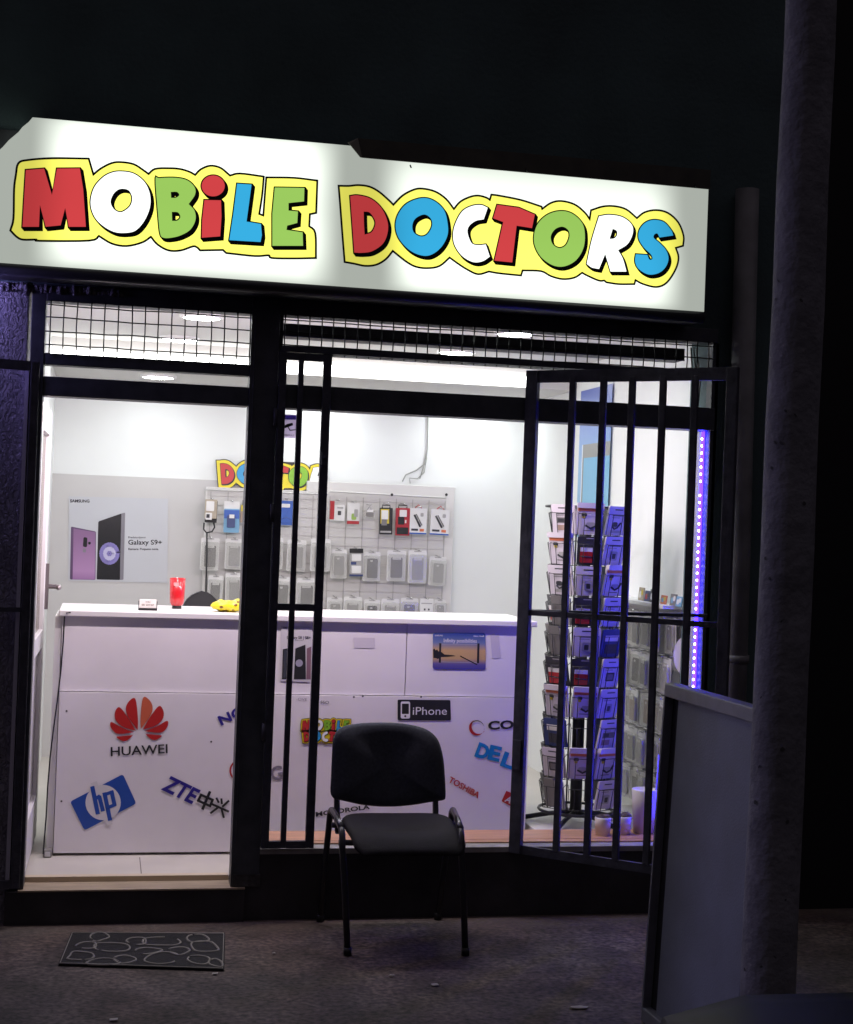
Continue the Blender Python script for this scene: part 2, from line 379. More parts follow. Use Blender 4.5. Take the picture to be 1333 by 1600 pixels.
m.add([(.672, .05, 2.29), (2.5, .05, 2.29), (2.5, .05, 2.41), (.672, .05, 2.41)], [(0, 1, 2, 3)]); m.build('window_pane', GLASS, wf)
m = MB(); m.add([(-.25, .04, 2.115), (.543, .04, 2.115), (.543, .04, 2.16), (-.25, .04, 2.16)], [(0, 1, 2, 3)]); m.add([(-.25, .04, 2.205), (.543, .04, 2.205), (.543, .04, 2.405), (-.25, .04, 2.405)], [(0, 1, 2, 3)])
m.build('transom_pane', GLASS, shop)
def mesh_grid(x0, x1, z0, z1, px, zs, y, jit=.004):
    m = MB(); x = x0+px*.35
    while x < x1:
        j = random.uniform(-jit, jit)
        m.tube([(x, y, z0), (x+j, y-.002, (z0+z1)/2), (x+j*.3, y, z1)], .0026, 5); x += px
    for z in zs: m.tube([(x0+(x1-x0)*i/10, y+.004, z+random.uniform(-jit, jit)*.6) for i in range(11)], .0026, 5)
    return m
mesh_grid(-.25, .543, 2.2, 2.41, .0513, (2.238, 2.29, 2.342, 2.39), -.018).build('wire_mesh', BLACK, shop)
mesh_grid(.66, 2.5, 2.255, 2.415, .0485, (2.29, 2.342, 2.392), -.02).build('wire_mesh', BLACK, shop)
m = MB(); m.box(.66, 2.42, .12, .24, 2.345, 2.395, 0); m.box(.66, 2.42, .118, .12, 2.342, 2.3475, 1); m.build('roller_blind_box', [mat('brown_blind_box', (.035, .03, .032), .6), mat('blind_edge', (.05, .045, .12), .5)], shop)
m = MB()
for k in range(3): m.tube([(2.44+.012*k, .10, 2.40), (2.445+.02*k, .09, 2.30-.02*k), (2.46+.012*k, .10, 2.18), (2.47, .1, 2.05)], .0035, 5)
m.build('loose_wires', mat('grey_wire', (.3, .29, .28), .6), shop)
# door leaf, opened inwards along the left wall
def lerp(a, b, t): return a+(b-a)*t
h0 = Vector((-.252, .07, 0)); far = at(82, 654, Y=.84); h1 = Vector((far.x, .84, 0)); du = (h1-h0).normalized(); dn = Vector((-du.y, du.x, 0))
def leafbox(mb, u0, u1, z0, z1, t0, t1, mi=0):
    vs = [h0+du*u+dn*t+Vector((0, 0, z)) for z in (z0, z1) for t in (t0, t1) for u in (u0, u1)]
    mb.add(vs, [(0, 2, 3, 1), (4, 5, 7, 6), (0, 1, 5, 4), (2, 6, 7, 3), (0, 4, 6, 2), (1, 3, 7, 5)], mi)
LW = (h1-h0).length
m = MB(); leafbox(m, 0, .1, .165, 2.03, 0, .05); leafbox(m, LW-.1, LW, .165, 2.03, 0, .05); leafbox(m, .1, LW-.1, 1.92, 2.03, 0, .05); leafbox(m, .1, LW-.1, .165, .36, 0, .05); leafbox(m, .1, LW-.1, 1.0, 1.08, 0, .05)
door = m.build('door', mat('white_door_plastic', (.74, .72, .74), .35), shop, bevel=.004)
m = MB(); leafbox(m, .1, LW-.1, .36, 1.0, .018, .032); m.build('lower_panel', mat('white_door_panel', (.7, .67, .72), .35), door)
m = MB(); leafbox(m, .1, LW-.1, 1.08, 1.92, .018, .032); m.build('pane', mat('smoked_door_glass', (.16, .125, .10), .2), door)
m = MB(); hz = 1.265; hp = h0+du*(LW-.06)+Vector((0, 0, hz)); rt = -dn
m.bar(hp-Vector((0, 0, .1)), hp+Vector((0, 0, .1)), .03, .02); m.tube([hp, hp+rt*.05, hp+rt*.06-du*.02, hp+rt*.062-du*.11], .011, 8)
m.build('handle', mat('dull_brass_handle', (.30, .26, .27), .35, metal=.7), door)

# ================================================================== LIGHT BOX SIGN
SY = -.20
sign = thing('lightbox_sign', 'long white backlit shop sign with bubble letters reading mobile doctors', 'sign', (1, 0, 2.5))
s_tl, s_tr, s_br = at(50, 183, Y=SY), at(1111, 290, Y=SY), at(1100, 493, Y=SY)
zt, zb, xr = 3.062, 2.508, s_br.x
xl = -.95
cut0 = at(51, 184, Y=SY); cut1 = at(-70, 300, Y=SY)
face = [(cut0.x, SY, zt)]
jag = [(.94, .2), (.88, -.3), (.80, .35), (.7, -.25), (.6, .3), (.45, -.2), (.25, .25), (.1, 0)]
for t, j in jag: face.append((cut1.x+(cut0.x-cut1.x)*t+j*.012, SY, cut1.z+(cut0.z-cut1.z)*t+j*.006))
face += [(cut1.x, SY, cut1.z), (cut1.x-.2, SY, zb), (xr, SY, zb), (xr, SY, zt)]
m = MB(); m.prism(list(reversed(face)), (0, .006, 0)); m.build('face_panel', backlit('sign_face_glow', (.93, 1.0, .90)), sign)
m = MB(); m.box(xl, xr+.004, SY+.0065, -.002, zb-.002, zb+.01, 0); m.box(xr-.012, xr+.004, SY+.0065, -.002, zb+.01, zt, 0); m.box(cut0.x, xr-.012, SY+.0065, -.002, zt-.01, zt+.002, 0)
m.box(xl, xr-.012, -.012, -.003, zb+.01, zt-.01, 0)
m.build('casing', mat('sign_casing', (.05, .055, .06), .5, noise=.3, nscale=9), sign)
m = MB(); m.tube([(xl, SY+.018, zb-.016), (xr+.004, SY+.018, zb-.016)], .026, 12); m.box(xl, xr, SY+.03, -.03, zb-.036, zb-.003)
m.build('bottom_rail', mat('rail_aluminium', (.05, .052, .06), .35, metal=.4), sign)
# cover strip over the top edge of the right half, its left end bent
e0, e1, e2 = at(566, 246, Y=SY-.008), at(1112, 291, Y=SY-.008), at(548, 222, Y=SY-.008)
m = MB(); m.prism([e0, (xr+.004, SY-.008, e0.z-.005), (xr+.004, SY-.008, zt+.03), (e0.x-.02, SY-.008, zt+.03)], (0, .006, 0)); m.box(e0.x, xr, SY, -.01, zt+.025, zt+.03)
m.prism([e0, (e0.x-.02, SY-.008, zt+.03), (e2.x-.012, SY-.012, e2.z-.003), (e2.x-.004, SY-.02, e2.z-.012), (e0.x-.01, SY-.022, e0.z-.002)], (0, .006, 0), 1)
m.build('cover_strip', [mat('cover_strip_metal', (.06, .058, .045), .6, noise=.3, nscale=10), mat('bent_end_metal', (.22, .22, .18), .6)], sign)
for (px, py) in ((641, 258), (822, 264), (1086, 289)): m = MB(); p = at(px, py, Y=SY-.010); m.tube([p, p+Vector((.002, -.012, -.012))], .003, 5); m.build('screw', BLACK, sign)

# --- the bubble lettering (outlines measured on the sign, in pixels of the photograph)
def fa(pts): return [(10+p[0]/5.332, 240+p[1]/5.332)+tuple(p[2:]) for p in pts]
def fb(pts): return [(230+p[0]/4.7607, 250+p[1]/4.7607)+tuple(p[2:]) for p in pts]
def fc(pts): return [(520+p[0]/4.7607, 270+p[1]/4.7607)+tuple(p[2:]) for p in pts]
def fd(pts): return [(780+p[0]/4.4433, 290+p[1]/4.4433)+tuple(p[2:]) for p in pts]
def sharp(l): return [Vector(p[:2]) for p in l]
ell = lambda cx, cy, rx, ry: [(cx+rx*math.cos(i*math.pi/5), cy+ry*math.sin(i*math.pi/5)) for i in range(10)]
LET = [  # (word, letter colour, outer loop, holes)
 ('M', 'red', sharp(fa([(163,140),(315,128),(380,348),(422,128),(612,126),(640,300),(662,612),(520,612),(490,455),(452,600),(328,612),(280,430),(272,612),(135,612),(150,350)])), []),
 ('M', 'white', smooth_loop(fa([(955,152),(1060,170),(1150,240),(1195,340),(1195,450),(1150,560),(1080,640),(1000,662),(900,655),(800,600),(730,520),(702,410),(730,290),(800,205),(875,163)])), [smooth_loop(fa([(965,295),(1020,310),(1048,370),(1030,440),(960,490),(900,470),(868,410),(885,350),(920,310)]))]),
 ('M', 'green', smooth_loop(fb([(62,150),(90,137),(215,135),(300,155),(352,205),(355,260),(308,330,1),(352,380),(358,450),(320,520),(250,562),(180,580),(120,580),(95,545),(80,400)])), [smooth_loop(fb([(175,240,1),(220,240),(238,262),(215,282),(178,284,1)])), smooth_loop(fb([(183,388,1),(228,392),(246,425),(225,452),(185,455,1)]))]),
 ('M', 'red', smooth_loop(fb(ell(490,195,86,78))), []),
 ('M', 'red', sharp(fb([(425,300),(548,302),(552,420),(542,570),(405,580),(408,450)])), []),
 ('M', 'blue', sharp(fb([(668,178),(775,185),(760,300),(738,460),(845,478),(852,560),(842,612),(610,598),(640,400)])), []),
 ('M', 'green', sharp(fb([(948,207),(1168,210),(1165,310),(1050,322),(1050,378),(1120,385),(1115,470),(1040,490),(1035,522),(1155,540),(1158,640),(930,640),(930,400)])), []),
 ('D', 'red', smooth_loop(fc([(128,175,1),(185,170),(280,195),(360,265),(405,365),(405,450),(370,530),(290,585),(215,597),(158,595,1),(150,480)])), [smooth_loop(fc([(228,290,1),(275,300),(315,370),(290,440),(235,462,1),(230,380)]))]),
 ('D', 'blue', smooth_loop(fc([(660,190),(750,210),(825,280),(852,380),(850,470),(800,560),(720,615),(640,612),(560,570),(490,490),(465,400),(485,310),(550,230)])), [smooth_loop(fc([(680,312),(728,345),(735,400),(700,460),(650,475),(600,445),(590,390),(615,340)]))]),
 ('D', 'white', smooth_loop(fc([(1150,262,1),(1120,348,1),(1060,360),(1010,400),(1000,450),(1030,525),(1080,540),(1135,535,1),(1165,625,1),(1110,660),(1040,665),(960,620),(905,540),(893,460),(910,380),(960,290),(1030,250),(1100,242)])), []),
 ('D', 'red', sharp([(776.3,320.4),(810,325),(835,335.7),(830.6,356.8),(806.6,353),(799.8,410.4),(772,407.6),(785.7,347.3),(770,341.4)]), []),
 ('D', 'green', smooth_loop(fd([(430,178),(510,200),(575,265),(592,350),(580,440),(530,520),(450,562),(370,555),(290,500),(245,420),(240,340),(270,260),(340,200)])), [smooth_loop(fd([(435,287),(475,310),(485,355),(460,415),(415,435),(370,410),(355,355),(385,305)]))]),
 ('D', 'white', smooth_loop(fd([(690,215,1),(760,205),(850,220),(915,270),(925,330),(890,405),(822,450,1),(855,510),(880,598,1),(770,598,1),(733,475,1),(690,580,1),(640,570),(605,545,1),(640,380)])), [smooth_loop(fd([(785,302,1),(812,315),(815,345),(795,368),(763,372,1)]))]),
 ('S', 'blue', smooth_loop(fd([(1205,348,1),(1110,362,1),(1095,335),(1075,340),(1070,365),(1110,400),(1155,450),(1172,510),(1150,570),(1100,610),(1030,618),(965,580),(940,530),(945,478,1),(1025,483,1),(1040,515),(1060,510),(1050,480),(1000,430),(965,370),(970,310),(1010,260),(1070,240),(1140,255),(1190,310)])), []),
]
BACK_M = fa([(105,85),(180,60),(380,45),(682,48,1),(722,185,1),(790,130),(880,85),(960,78),(1060,95),(1140,145),(1185,178,1)])+fb([(60,72),(160,67),(240,72),(310,92),(358,118,1),(400,75),(470,48),(540,62),(590,100),(615,122,1),(690,106),(862,128,1),(850,260),(828,405,1),(868,420,1),(880,260),(890,135,1),(1090,138),(1260,158,1),(1252,390,1),(1205,400,1),(1200,495,1),(1245,545),(1250,725,1),(1100,728),(930,725),(905,705),(800,710),(590,688,1),(565,665,1),(395,668,1),(375,648),(340,638),(250,668),(160,668),(80,625),(28,565,1)])+fa([(1130,735),(1000,765),(880,745),(770,680,1),(690,720),(280,722),(250,712),(140,712),(90,690),(40,640,1),(65,540),(70,300),(85,180)])
BACK_D1 = fc([(48,102,1),(120,103),(190,97),(270,108),(340,145),(410,205),(450,245,1),(520,175),(600,132),(665,123),(760,145),(840,200),(900,278,1),(950,220),(1020,185),(1080,175),(1140,190),(1170,210,1),(1182,168,1)])+fd([(0,75),(150,105),(290,150,1),(295,170,1),(360,125),(430,112),(520,135),(590,190),(630,245,1),(640,175,1),(720,150),(800,148),(880,170),(955,232,1)])
BACK_D2 = fd([(1010,190),(1090,175),(1170,195),(1240,260),(1275,350),(1272,415,1),(1220,430,1),(1240,500),(1220,580),(1160,670),(1090,700),(1000,680),(942,650,1)])
BACK_D3 = fd([(935,680,1),(830,680),(745,668,1),(730,655,1),(690,655),(610,620),(575,600,1),(520,635),(440,645),(360,625),(290,590),(158,585,1),(148,620,1),(0,605)])+fc([(1160,730,1),(1080,750),(1000,715),(930,670),(868,625,1),(790,690),(700,705),(620,695),(560,665),(500,620),(445,575,1),(390,640),(320,680),(240,688),(160,672),(92,660,1),(75,450),(60,250)])
LBACK = {'M': smooth_loop(BACK_M, 4), 'D': smooth_loop(BACK_D1+BACK_D2+BACK_D3, 4), 'DR': smooth_loop(BACK_D1+BACK_D3, 4)}
def to_plane(l): return [Vector((q.x, q.z)) for q in (at(p[0], p[1], Y=SY) for p in l)]
LBACK = {k: to_plane(v) for k, v in LBACK.items()}
LET = [(wd, c, to_plane(o), [to_plane(h) for h in hs]) for wd, c, o, hs in LET]
LCOL = {'red': (.56, .05, .055), 'white': (.95, 1.0, .95), 'green': (.29, .52, .10), 'blue': (.035, .37, .66), 'yellow': (.84, .80, .12), 'black': (.012, .012, .010)}
def border(mb, l, d0, d1, f, mi):
    a, b = offset_loop(l, d0), offset_loop(l, d1); n = len(l)
    mb.add([f(p) for p in a]+[f(p) for p in b], [(i, (i+1) % n, n+(i+1) % n, n+i) for i in range(n)], mi)
def letter_mesh(mb, outer, holes, put, s, ic, ib):
    """colour film on top of a stepped black drop shadow; put(x, z, layer) places a point"""
    o1 = offset_loop(outer, .0048); h1 = [offset_loop(h, -.0048) for h in holes]
    for k in range(6):
        dx, dz = .0020*k, -.0021*k
        mb.poly([[put(p.x+dx, p.y+dz, 12-k) for p in o1]]+[[put(p.x+dx, p.y+dz, 12-k) for p in h] for h in h1], ib)
    mb.poly([[put(p.x, p.y, 14) for p in outer]]+[[put(p.x, p.y, 14) for p in h] for h in holes], ic)
def put_sign(x, z, k): return Vector((x, SY-.0005-.00045*k, z))
YEL = backlit('sign_yellow_film', LCOL['yellow'], .75); BLK = mat('sign_black_film', (.012, .011, .008), .5)
for wd in ('M', 'D'):
    m = MB(); l = LBACK[wd]
    m.poly([[put_sign(p.x, p.y, 4) for p in l]], 0)
    border(m, l, -.0015, .0065, lambda p: put_sign(p.x, p.y, 5), 1)
    m.build('letter_backing', [YEL, BLK], sign, label='yellow black edged backing behind the letters')
for wd, c, o, hs in LET:
    m = MB(); letter_mesh(m, o, hs, put_sign, 1, 0, 1)
    m.build('letter', [backlit('sign_%s_film' % c, LCOL[c], 1.0 if c == 'white' else .30), BLK], sign, label='%s bubble letter with black drop shadow' % c)

def small_lettering(mb, words, origin, scale, plane_y, idx, org=None):
    """the same lettering as a small flat sign; idx: material slot per colour; origin: where the word's top left corner goes"""
    for wd in words:
        key = wd; l = LBACK[key]; x0 = min(p.x for p in l); z0 = max(p.y for p in l); ox, oz = origin[wd]
        def put(x, z, k): return Vector((ox+(x-x0)*scale, plane_y-.0004-.00022*k, oz+(z-z0)*scale))
        mb.poly([[put(p.x, p.y, 4) for p in l]], idx['yellow']); border(mb, l, -.002, .008, lambda p: put(p.x, p.y, 5), idx['black'])
        for w2, c, o, hs in LET:
            if w2 == wd[0] or (w2 == 'S' and wd == 'D'): letter_mesh(mb, o, hs, put, scale, idx[c], idx['black'])
FILM = {c: mat('film_'+c, {'red': (.50, .03, .03), 'white': (.85, .85, .84), 'green': (.22, .48, .03), 'blue': (.03, .30, .58), 'yellow': (.75, .62, .02), 'black': (.012, .012, .012)}[c], .4) for c in LCOL}
FM = [FILM[c] for c in ('red', 'white', 'green', 'blue', 'yellow', 'black')]; FI = {'red': 0, 'white': 1, 'green': 2, 'blue': 3, 'yellow': 4, 'black': 5}

# ================================================================== CEILING LIGHTS
LAMP = emitter('lamp_disc', (.95, 1, 1), 52)
RIM = mat('lamp_rim', (.85, .85, .84), .4)
def round_light(p, label, r=.085):
    t = thing('ceiling_light', label, 'ceiling light', p, 'round ceiling lights')
    m = MB(); m.lathe([(r+.018, -.0), (r+.018, -.012), (r+.002, -.016)], p, 28); m.build('rim', RIM, t)
    m = MB(); m.disc(Vector(p)+Vector((0, 0, -.014)), r, (0, 0, -1)); m.build('diffuser', LAMP, t)
a = at(315, 495, Z=2.512); round_light((a.x, a.y, 2.52), 'round ceiling light nearest the shop door, seen through the wire mesh over the door', .082)
a = at(280, 533, Z=2.506); round_light((a.x, a.y-.05, 2.52), 'second round ceiling light behind the door mesh, just before the ceiling step')
a = at(247, 589, Y=2.75); round_light((a.x, 2.75, 2.39), 'round light in the lowered ceiling, seen through the narrow glass strip over the door')
a = at(805, 521, Z=2.512); round_light((a.x, a.y, 2.52), 'round ceiling light seen through the wire mesh over the shop window', .082)
a = at(711, 553, Z=2.506); round_light((a.x, a.y-.03, 2.52), 'faint round ceiling light low in the mesh over the shop window')
for x_, lab in ((.3, 'left'), (1.15, 'middle'), (1.95, 'right')): round_light((x_, .40, 2.52), 'added round ceiling light hidden behind the shop front header, %s of three' % lab)  # unseen row added to light the front of the room
for x_, lab in ((1.25, 'left'), (2.2, 'right')): round_light((x_, 2.98, 2.39), 'added round light hidden in the lowered ceiling close to the back wall, %s of two' % lab)  # unseen pair added to brighten the back and right walls
e = at(833, 590, Y=2.23)
m = MB(); m.box(LX, e.x, 2.222, 2.239, 2.395, 2.452, 0); m.box(e.x, e.x+.03, 2.218, 2.239, 2.398, 2.455, 1)
tag(m.build('cove_light', [emitter('cove_glow', (.98, 1, .96), 9), BLACK]), 'long glowing light band along the step in the shop ceiling', 'cove light')

# ================================================================== VIOLET LED STRIP ROUND THE WINDOW
led = thing('led_strip', 'violet blue strip of small bright lights down the right window jamb', 'led strip', (2.5, .07, .3))
m = MB(); m.box(2.503, 2.598, .052, .16, .292, 2.04, 0); m.build('reveal_board', mat('white_reveal', (.40, .38, .45), .5), shop)
GLOW = emitter('led_glow', (.010, .003, 1.0), 46)
m = MB(); m.box(2.4925, 2.5028, .056, .078, .30, 2.038, 0); m.build('glowing_tape', GLOW, led)
m = MB(); m.box(.70, 2.48, .098, .112, 2.066, 2.070, 0); m.build('glowing_tape', emitter('led_glow_top', (.08, .015, 1.0), 2), led)
for xa_, xb_, z_, lab in ((.70, 1.72, 2.10, 'added pinkish white fill bar out of view behind the beam over the shop window'), (-.22, .52, 2.075, 'added pinkish white fill bar out of view behind the lintel over the shop door')):  # fill lights added out of view to brighten the counter front
    t = thing('fill_light_bar', lab, 'added light bar', (xa_, .11, z_))
    m = MB(); m.add([(xa_, .112, z_-.016), (xb_, .112, z_-.016), (xb_, .136, z_+.012), (xa_, .136, z_+.012)], [(3, 2, 1, 0)]); m.build('diffuser', emitter('fill_bar_glow', (1, .85, .91), 165), t)
    m = MB(); m.box(xa_, xb_, .104, .1115, z_-.016, z_+.016); m.box(xa_, xb_, .1115, .137, z_+.0125, z_+.016); m.build('housing', RIM, t)
t = thing('added_led_tube', 'added violet led tube out of view under the left end of the lit sign', 'led tube', (-.9, -.12, 2.44))  # added outside the view to wash the stucco violet
m = MB(); m.tube([(-.95, -.13, 2.452), (-.56, -.13, 2.452)], .010, 10); m.build('tube', emitter('violet_fill_tube', (.42, .34, 1.0), 140), t)
m = MB(); m.box(-.95, -.56, -.145, -.115, 2.463, 2.472); m.build('housing', RIM, t)
m = MB(); m.box(.6560, .6585, .104, .118, .32, 2.03, 0); m.build('glowing_tape', emitter('led_glow_top', (.08, .015, 1.0), 2), led)
BULB = emitter('led_bulb', (.62, .55, 1.0), 22)
lm = MB(); lm.lathe([(.0001, -.0055), (.004, -.004), (.0055, 0), (.004, .004), (.0001, .0055)], (2.4915, .064, .31), 8)
l0 = lm.build('led', BULB, led)
for k in range(1, 57):
    if k in (30, 49): continue
    c = l0.copy(); COL.objects.link(c); c.parent = led; c.location = (0, 0, .0303*k)

# ================================================================== COUNTER
CY = .55
cnt = thing('counter', 'white shop counter with phone maker logos stuck on its front', 'counter', (.9, CY, FZ))
cx0, cx1 = at(98, 957, Y=CY).x, 1.905
m = MB(); m.box(cx0-.015, cx1+.02, CY-.020, CY+.50, 1.152, 1.178); m.build('counter_top', mat('counter_top_white', (.74, .72, .72), .35), cnt, bevel=.004)
mid = at(92, 1081, Y=CY).z
m = MB(); jx = at(635, 1020, Y=CY).x
m.box(cx0, jx-.002, CY, CY+.45, mid+.004, 1.151); m.box(jx+.002, cx1, CY, CY+.45, mid+.004, 1.151); m.build('upper_panel', COUNTER, cnt)
m = MB(); m.box(cx0, cx1, CY-.010, CY+.45, FZ+.012, mid, 0)
for px, py in ((104, 1111), (96, 1252), (330, 1159), (553, 1089), (567, 1088), (658, 1089), (803, 1159)):
    p = at(px, py, Y=CY-.011); m.disc(p, .0042, (0, -1, 0), 1)
m.build('lower_panel', [COUNTER, mat('screw_cap', (.08, .07, .07), .5)], cnt)
m = MB(); m.box(cx0-.03, cx0-.003, CY+.005, CY+.42, FZ+.002, 1.15); m.build('side_panel', mat('side_white', (.7, .69, .68), .5), cnt)
LY = CY-.0125
def decal(name, mats, fn, label):
    m = MB(); fn(m); o = m.build(name, mats, cnt, label=label); return o
z3 = lambda x, y: (x/3.3325, 930+y/3.3325)
z4 = lambda x, y: (340+x/2.666, 930+y/2.666)
RED = mat('logo_red', (.46, .022, .022), .4); REDL = mat('logo_light_red', (.56, .12, .06), .4); BLUE = mat('logo_blue', (.02, .075, .36), .4); NAVY = mat('logo_navy', (.03, .02, .24), .4)
LBLUE = mat('logo_light_blue', (.01, .22, .50), .4); GREY = mat('logo_grey', (.22, .20, .24), .4); WFILM = mat('logo_white', (.68, .66, .68), .4)
def petals(m):
    L = [[(705,540),(672,552),(655,590),(668,635),(717,703),(718,640)], [(622,583),(598,612),(605,655),(645,688),(707,706),(668,640)], [(580,660),(577,688),(603,718),(640,722),(697,714),(635,690)], [(606,738),(640,760),(668,752),(693,728),(640,733)]]
    for i, l in enumerate(L):
        for sgn in (1, -1):
            pts = smooth_loop([((p[0] if sgn > 0 else 1450-p[0]), p[1]-(6 if sgn < 0 else 0)) + ((1,) if j == len(l)-2 or (i > 1 and j == 4) else ()) for j, p in enumerate(l)], 4)
            m.poly([[at(*z3(p.x, p.y), Y=LY) for p in pts]], 1 if (sgn < 0 and i == 0) else 0)
    ptext(m, 'HUAWEI', z3(577, 838), z3(873, 822), 14.5, LY, 2, .012)
decal('petal_logo', [RED, REDL, SATIN], petals, 'red petal flower logo over black capital letters')
def hp(m):
    q = quad_rr([z3(365, 1075), z3(640, 932), z3(710, 1085), z3(440, 1225)], .09)
    m.poly([[at(p.x, p.y, Y=LY) for p in q]], 0)
    c = Vector(z3(537, 1080)); r = 92/3.33
    circ = [c+Vector((r*math.cos(i*math.pi/16), r*math.sin(i*math.pi/16))) for i in range(32)]
    m.poly([[at(p.x, p.y, Y=LY-.0006) for p in circ]], 1)
    for a_, b_ in (((468, 1015), (507, 995)), ((548, 1170), (590, 1152))):
        pass
    for k, (pts, wd) in enumerate((([(496, 992), (520, 1065), (495, 1072)], 0),)): pass
    def st(pts, wd, i, off):
        for qd in stroke2([z3(*p) for p in pts], wd/3.33): m.poly([[at(p.x, p.y, Y=LY-off) for p in qd]], i)
    st([(492, 985), (505, 1020)], 34, 1, .0007); st([(553, 1135), (566, 1185)], 34, 1, .0007)
    st([(482, 1003), (508, 1133)], 22, 0, .0013); st([(494, 1062), (516, 1048)], 18, 0, .0015); st([(518, 1052), (535, 1118)], 21, 0, .0017)
    st([(545, 1035), (572, 1166)], 22, 0, .0013); st([(548, 1038), (585, 1024)], 17, 0, .0015); st([(582, 1026), (596, 1090)], 21, 0, .0017); st([(560, 1106), (597, 1092)], 17, 0, .0019)
decal('rectangle_logo', [BLUE, WFILM], hp, 'tilted blue rectangle logo with white disc and two letters')
def zte(m):
    ptext(m, 'ZTE', z3(838, 1008), z3(1000, 1086), 24.5, LY, 0, .03, .12)
    def st(pts, wd=11):
        for i, qd in enumerate(stroke2([z3(*p) for p in pts], wd/3.33)): m.poly([[at(p.x, p.y, Y=LY-.0002*(len(m.f) % 7)) for p in qd]], 1)
    st([(1047, 1040), (1107, 1066), (1094, 1098), (1032, 1070), (1047, 1040)], 13); st([(1092, 1026), (1056, 1112)], 14)
    st([(1128, 1058), (1138, 1078)]); st([(1153, 1062), (1155, 1084)]); st([(1190, 1072), (1160, 1100)]); st([(1108, 1090), (1188, 1126)], 12); st([(1132, 1108), (1098, 1134)]); st([(1155, 1118), (1165, 1156)])
decal('slanted_lettering', [NAVY, SATIN], zte, 'slanted violet capitals followed by two black chinese characters')
decal('slanted_lettering', [NAVY], lambda m: ptext(m, 'NOKIA', z3(1152, 678), (426, 1095), 15, LY, 0, .03), 'navy capitals rising to the right, half hidden by the door post')
def lg(m):
    c = z3(1240, 960)
    c = (375.5, 1204)
    for rr, r2, i in ((17, 15, 0),):
        o = [(c[0]+17*math.cos(t*math.pi/16), c[1]+17*math.sin(t*math.pi/16)) for t in range(32)]; h = [(c[0]+14.5*math.cos(t*math.pi/16), c[1]+14.5*math.sin(t*math.pi/16)) for t in range(32)]
        m.poly([P(o, LY), P(h, LY)], 0)
    ptext(m, 'LG', (411, 1222), (443, 1217), 22, LY, 1, .02)
decal('ring_logo', [RED, GREY], lg, 'thin red ring with two grey capitals')
def iph(m):
    m.poly([[at(p.x, p.y, Y=LY) for p in quad_rr([z4(750, 435), z4(970, 437), z4(972, 522), z4(750, 521)], .07)]], 0)
    o = quad_rr([z4(763, 443), z4(802, 443), z4(802, 514), z4(763, 514)], .2); h = quad_rr([z4(768, 452), z4(797, 452), z4(797, 495), z4(768, 495)], .1)
    m.poly([[at(p.x, p.y, Y=LY-.0006) for p in o], [at(p.x, p.y, Y=LY-.0006) for p in h]], 1)
    m.disc(at(*z4(782, 504), Y=LY-.0012), .0045, (0, -1, 0), 0)
    ptext(m, 'iPhone', z4(813, 498), z4(955, 498), 12.6, LY-.0007, 1)
decal('black_sticker', [SATIN, mat('sticker_white', (.75, .74, .75), .4)], iph, 'black rounded sticker with white phone outline and word')
def com(m):
    c = Vector(z4(1080, 552))
    def ring(cx, cy, r, t0, t1, w0, i, off):
        n = 22
        o = [(cx+r*math.cos(a_), cy+r*math.sin(a_)) for a_ in [t0+(t1-t0)*k/n for k in range(n+1)]]
        h = [(cx+w0*.4+(r-w0*math.sin(math.pi*k/n)*.9-.15)*math.cos(a_), cy+(r-w0*math.sin(math.pi*k/n)*.9-.15)*math.sin(a_)) for k, a_ in enumerate([t0+(t1-t0)*k/n for k in range(n+1)])]
        m.poly([P(o+h[::-1], LY-off)], i)
    ring(c.x, c.y, 12.2, .45, 4.3, 3.6, 0, 0); ring(c.x, c.y, 11.5, 3.6, 6.6, 1.6, 1, .0006)
    ptext(m, 'COM', z4(1127, 560), (823, 1137), 13, LY, 1, .035)
decal('crescent_logo', [RED, SATIN], com, 'red and black crescent with wide black capitals')
def dell(m):
    a_, b_ = Vector(z4(1070, 668)), Vector(z4(1280, 744)); d = (b_-a_)/4.15
    for k, (ch, sh, dy) in enumerate((('D', 0, 0), ('E', .30, -2.5), ('L', 0, 0), ('L', 0, 0))):
        p = a_+d*(k*1.05); ptext(m, ch, (p.x, p.y+dy), (p.x+d.x*.98, p.y+d.y*.98+dy*(2 if ch == 'E' else 1)), 22, LY, 0, .045)
decal('block_lettering', [LBLUE], dell, 'heavy light blue capitals sloping down to the right')
decal('slanted_lettering', [RED], lambda m: ptext(m, 'TOSHIBA', z4(960, 776), z4(1085, 846), 9.2, LY, 0, .025), 'small red capitals sloping down to the right')
def ati(m):
    m.poly([P([z4(1203, 815), z4(1262, 839), z4(1240, 890), z4(1183, 858)], LY)], 0); ptext(m, 'ATI', z4(1194, 857), z4(1243, 880), 10, LY-.0006, 1, .03, .15)
decal('red_sticker', [RED, WFILM], ati, 'tilted red sticker with white capitals')
decal('wide_lettering', [SATIN], lambda m: ptext(m, 'MOTOROLA', z4(410, 922), z4(635, 890), 7, LY, 0, .03), 'wide black capitals behind the chair')
decal('small_lettering', [GREY], lambda m: ptext(m, '-OVE', z4(328, 438), z4(372, 440), 4.2, LY), 'tiny grey capitals under the panel joint')
decal('small_lettering', [GREY], lambda m: ptext(m, 'SSO', z4(428, 451), z4(464, 453), 4.6, LY, 0, .02), 'tiny grey capitals right of the grille bar')
def mini(m):
    a_ = at(470, 1121, Y=LY); b_ = at(549, 1121, Y=LY); wM = max(p.x for p in LBACK['M'])-min(p.x for p in LBACK['M']); s = (b_-a_).x/wM
    small_lettering(m, ['M', 'D'], {'M': (a_.x, a_.z), 'D': (a_.x+.005, a_.z-.052)}, s, LY, FI)
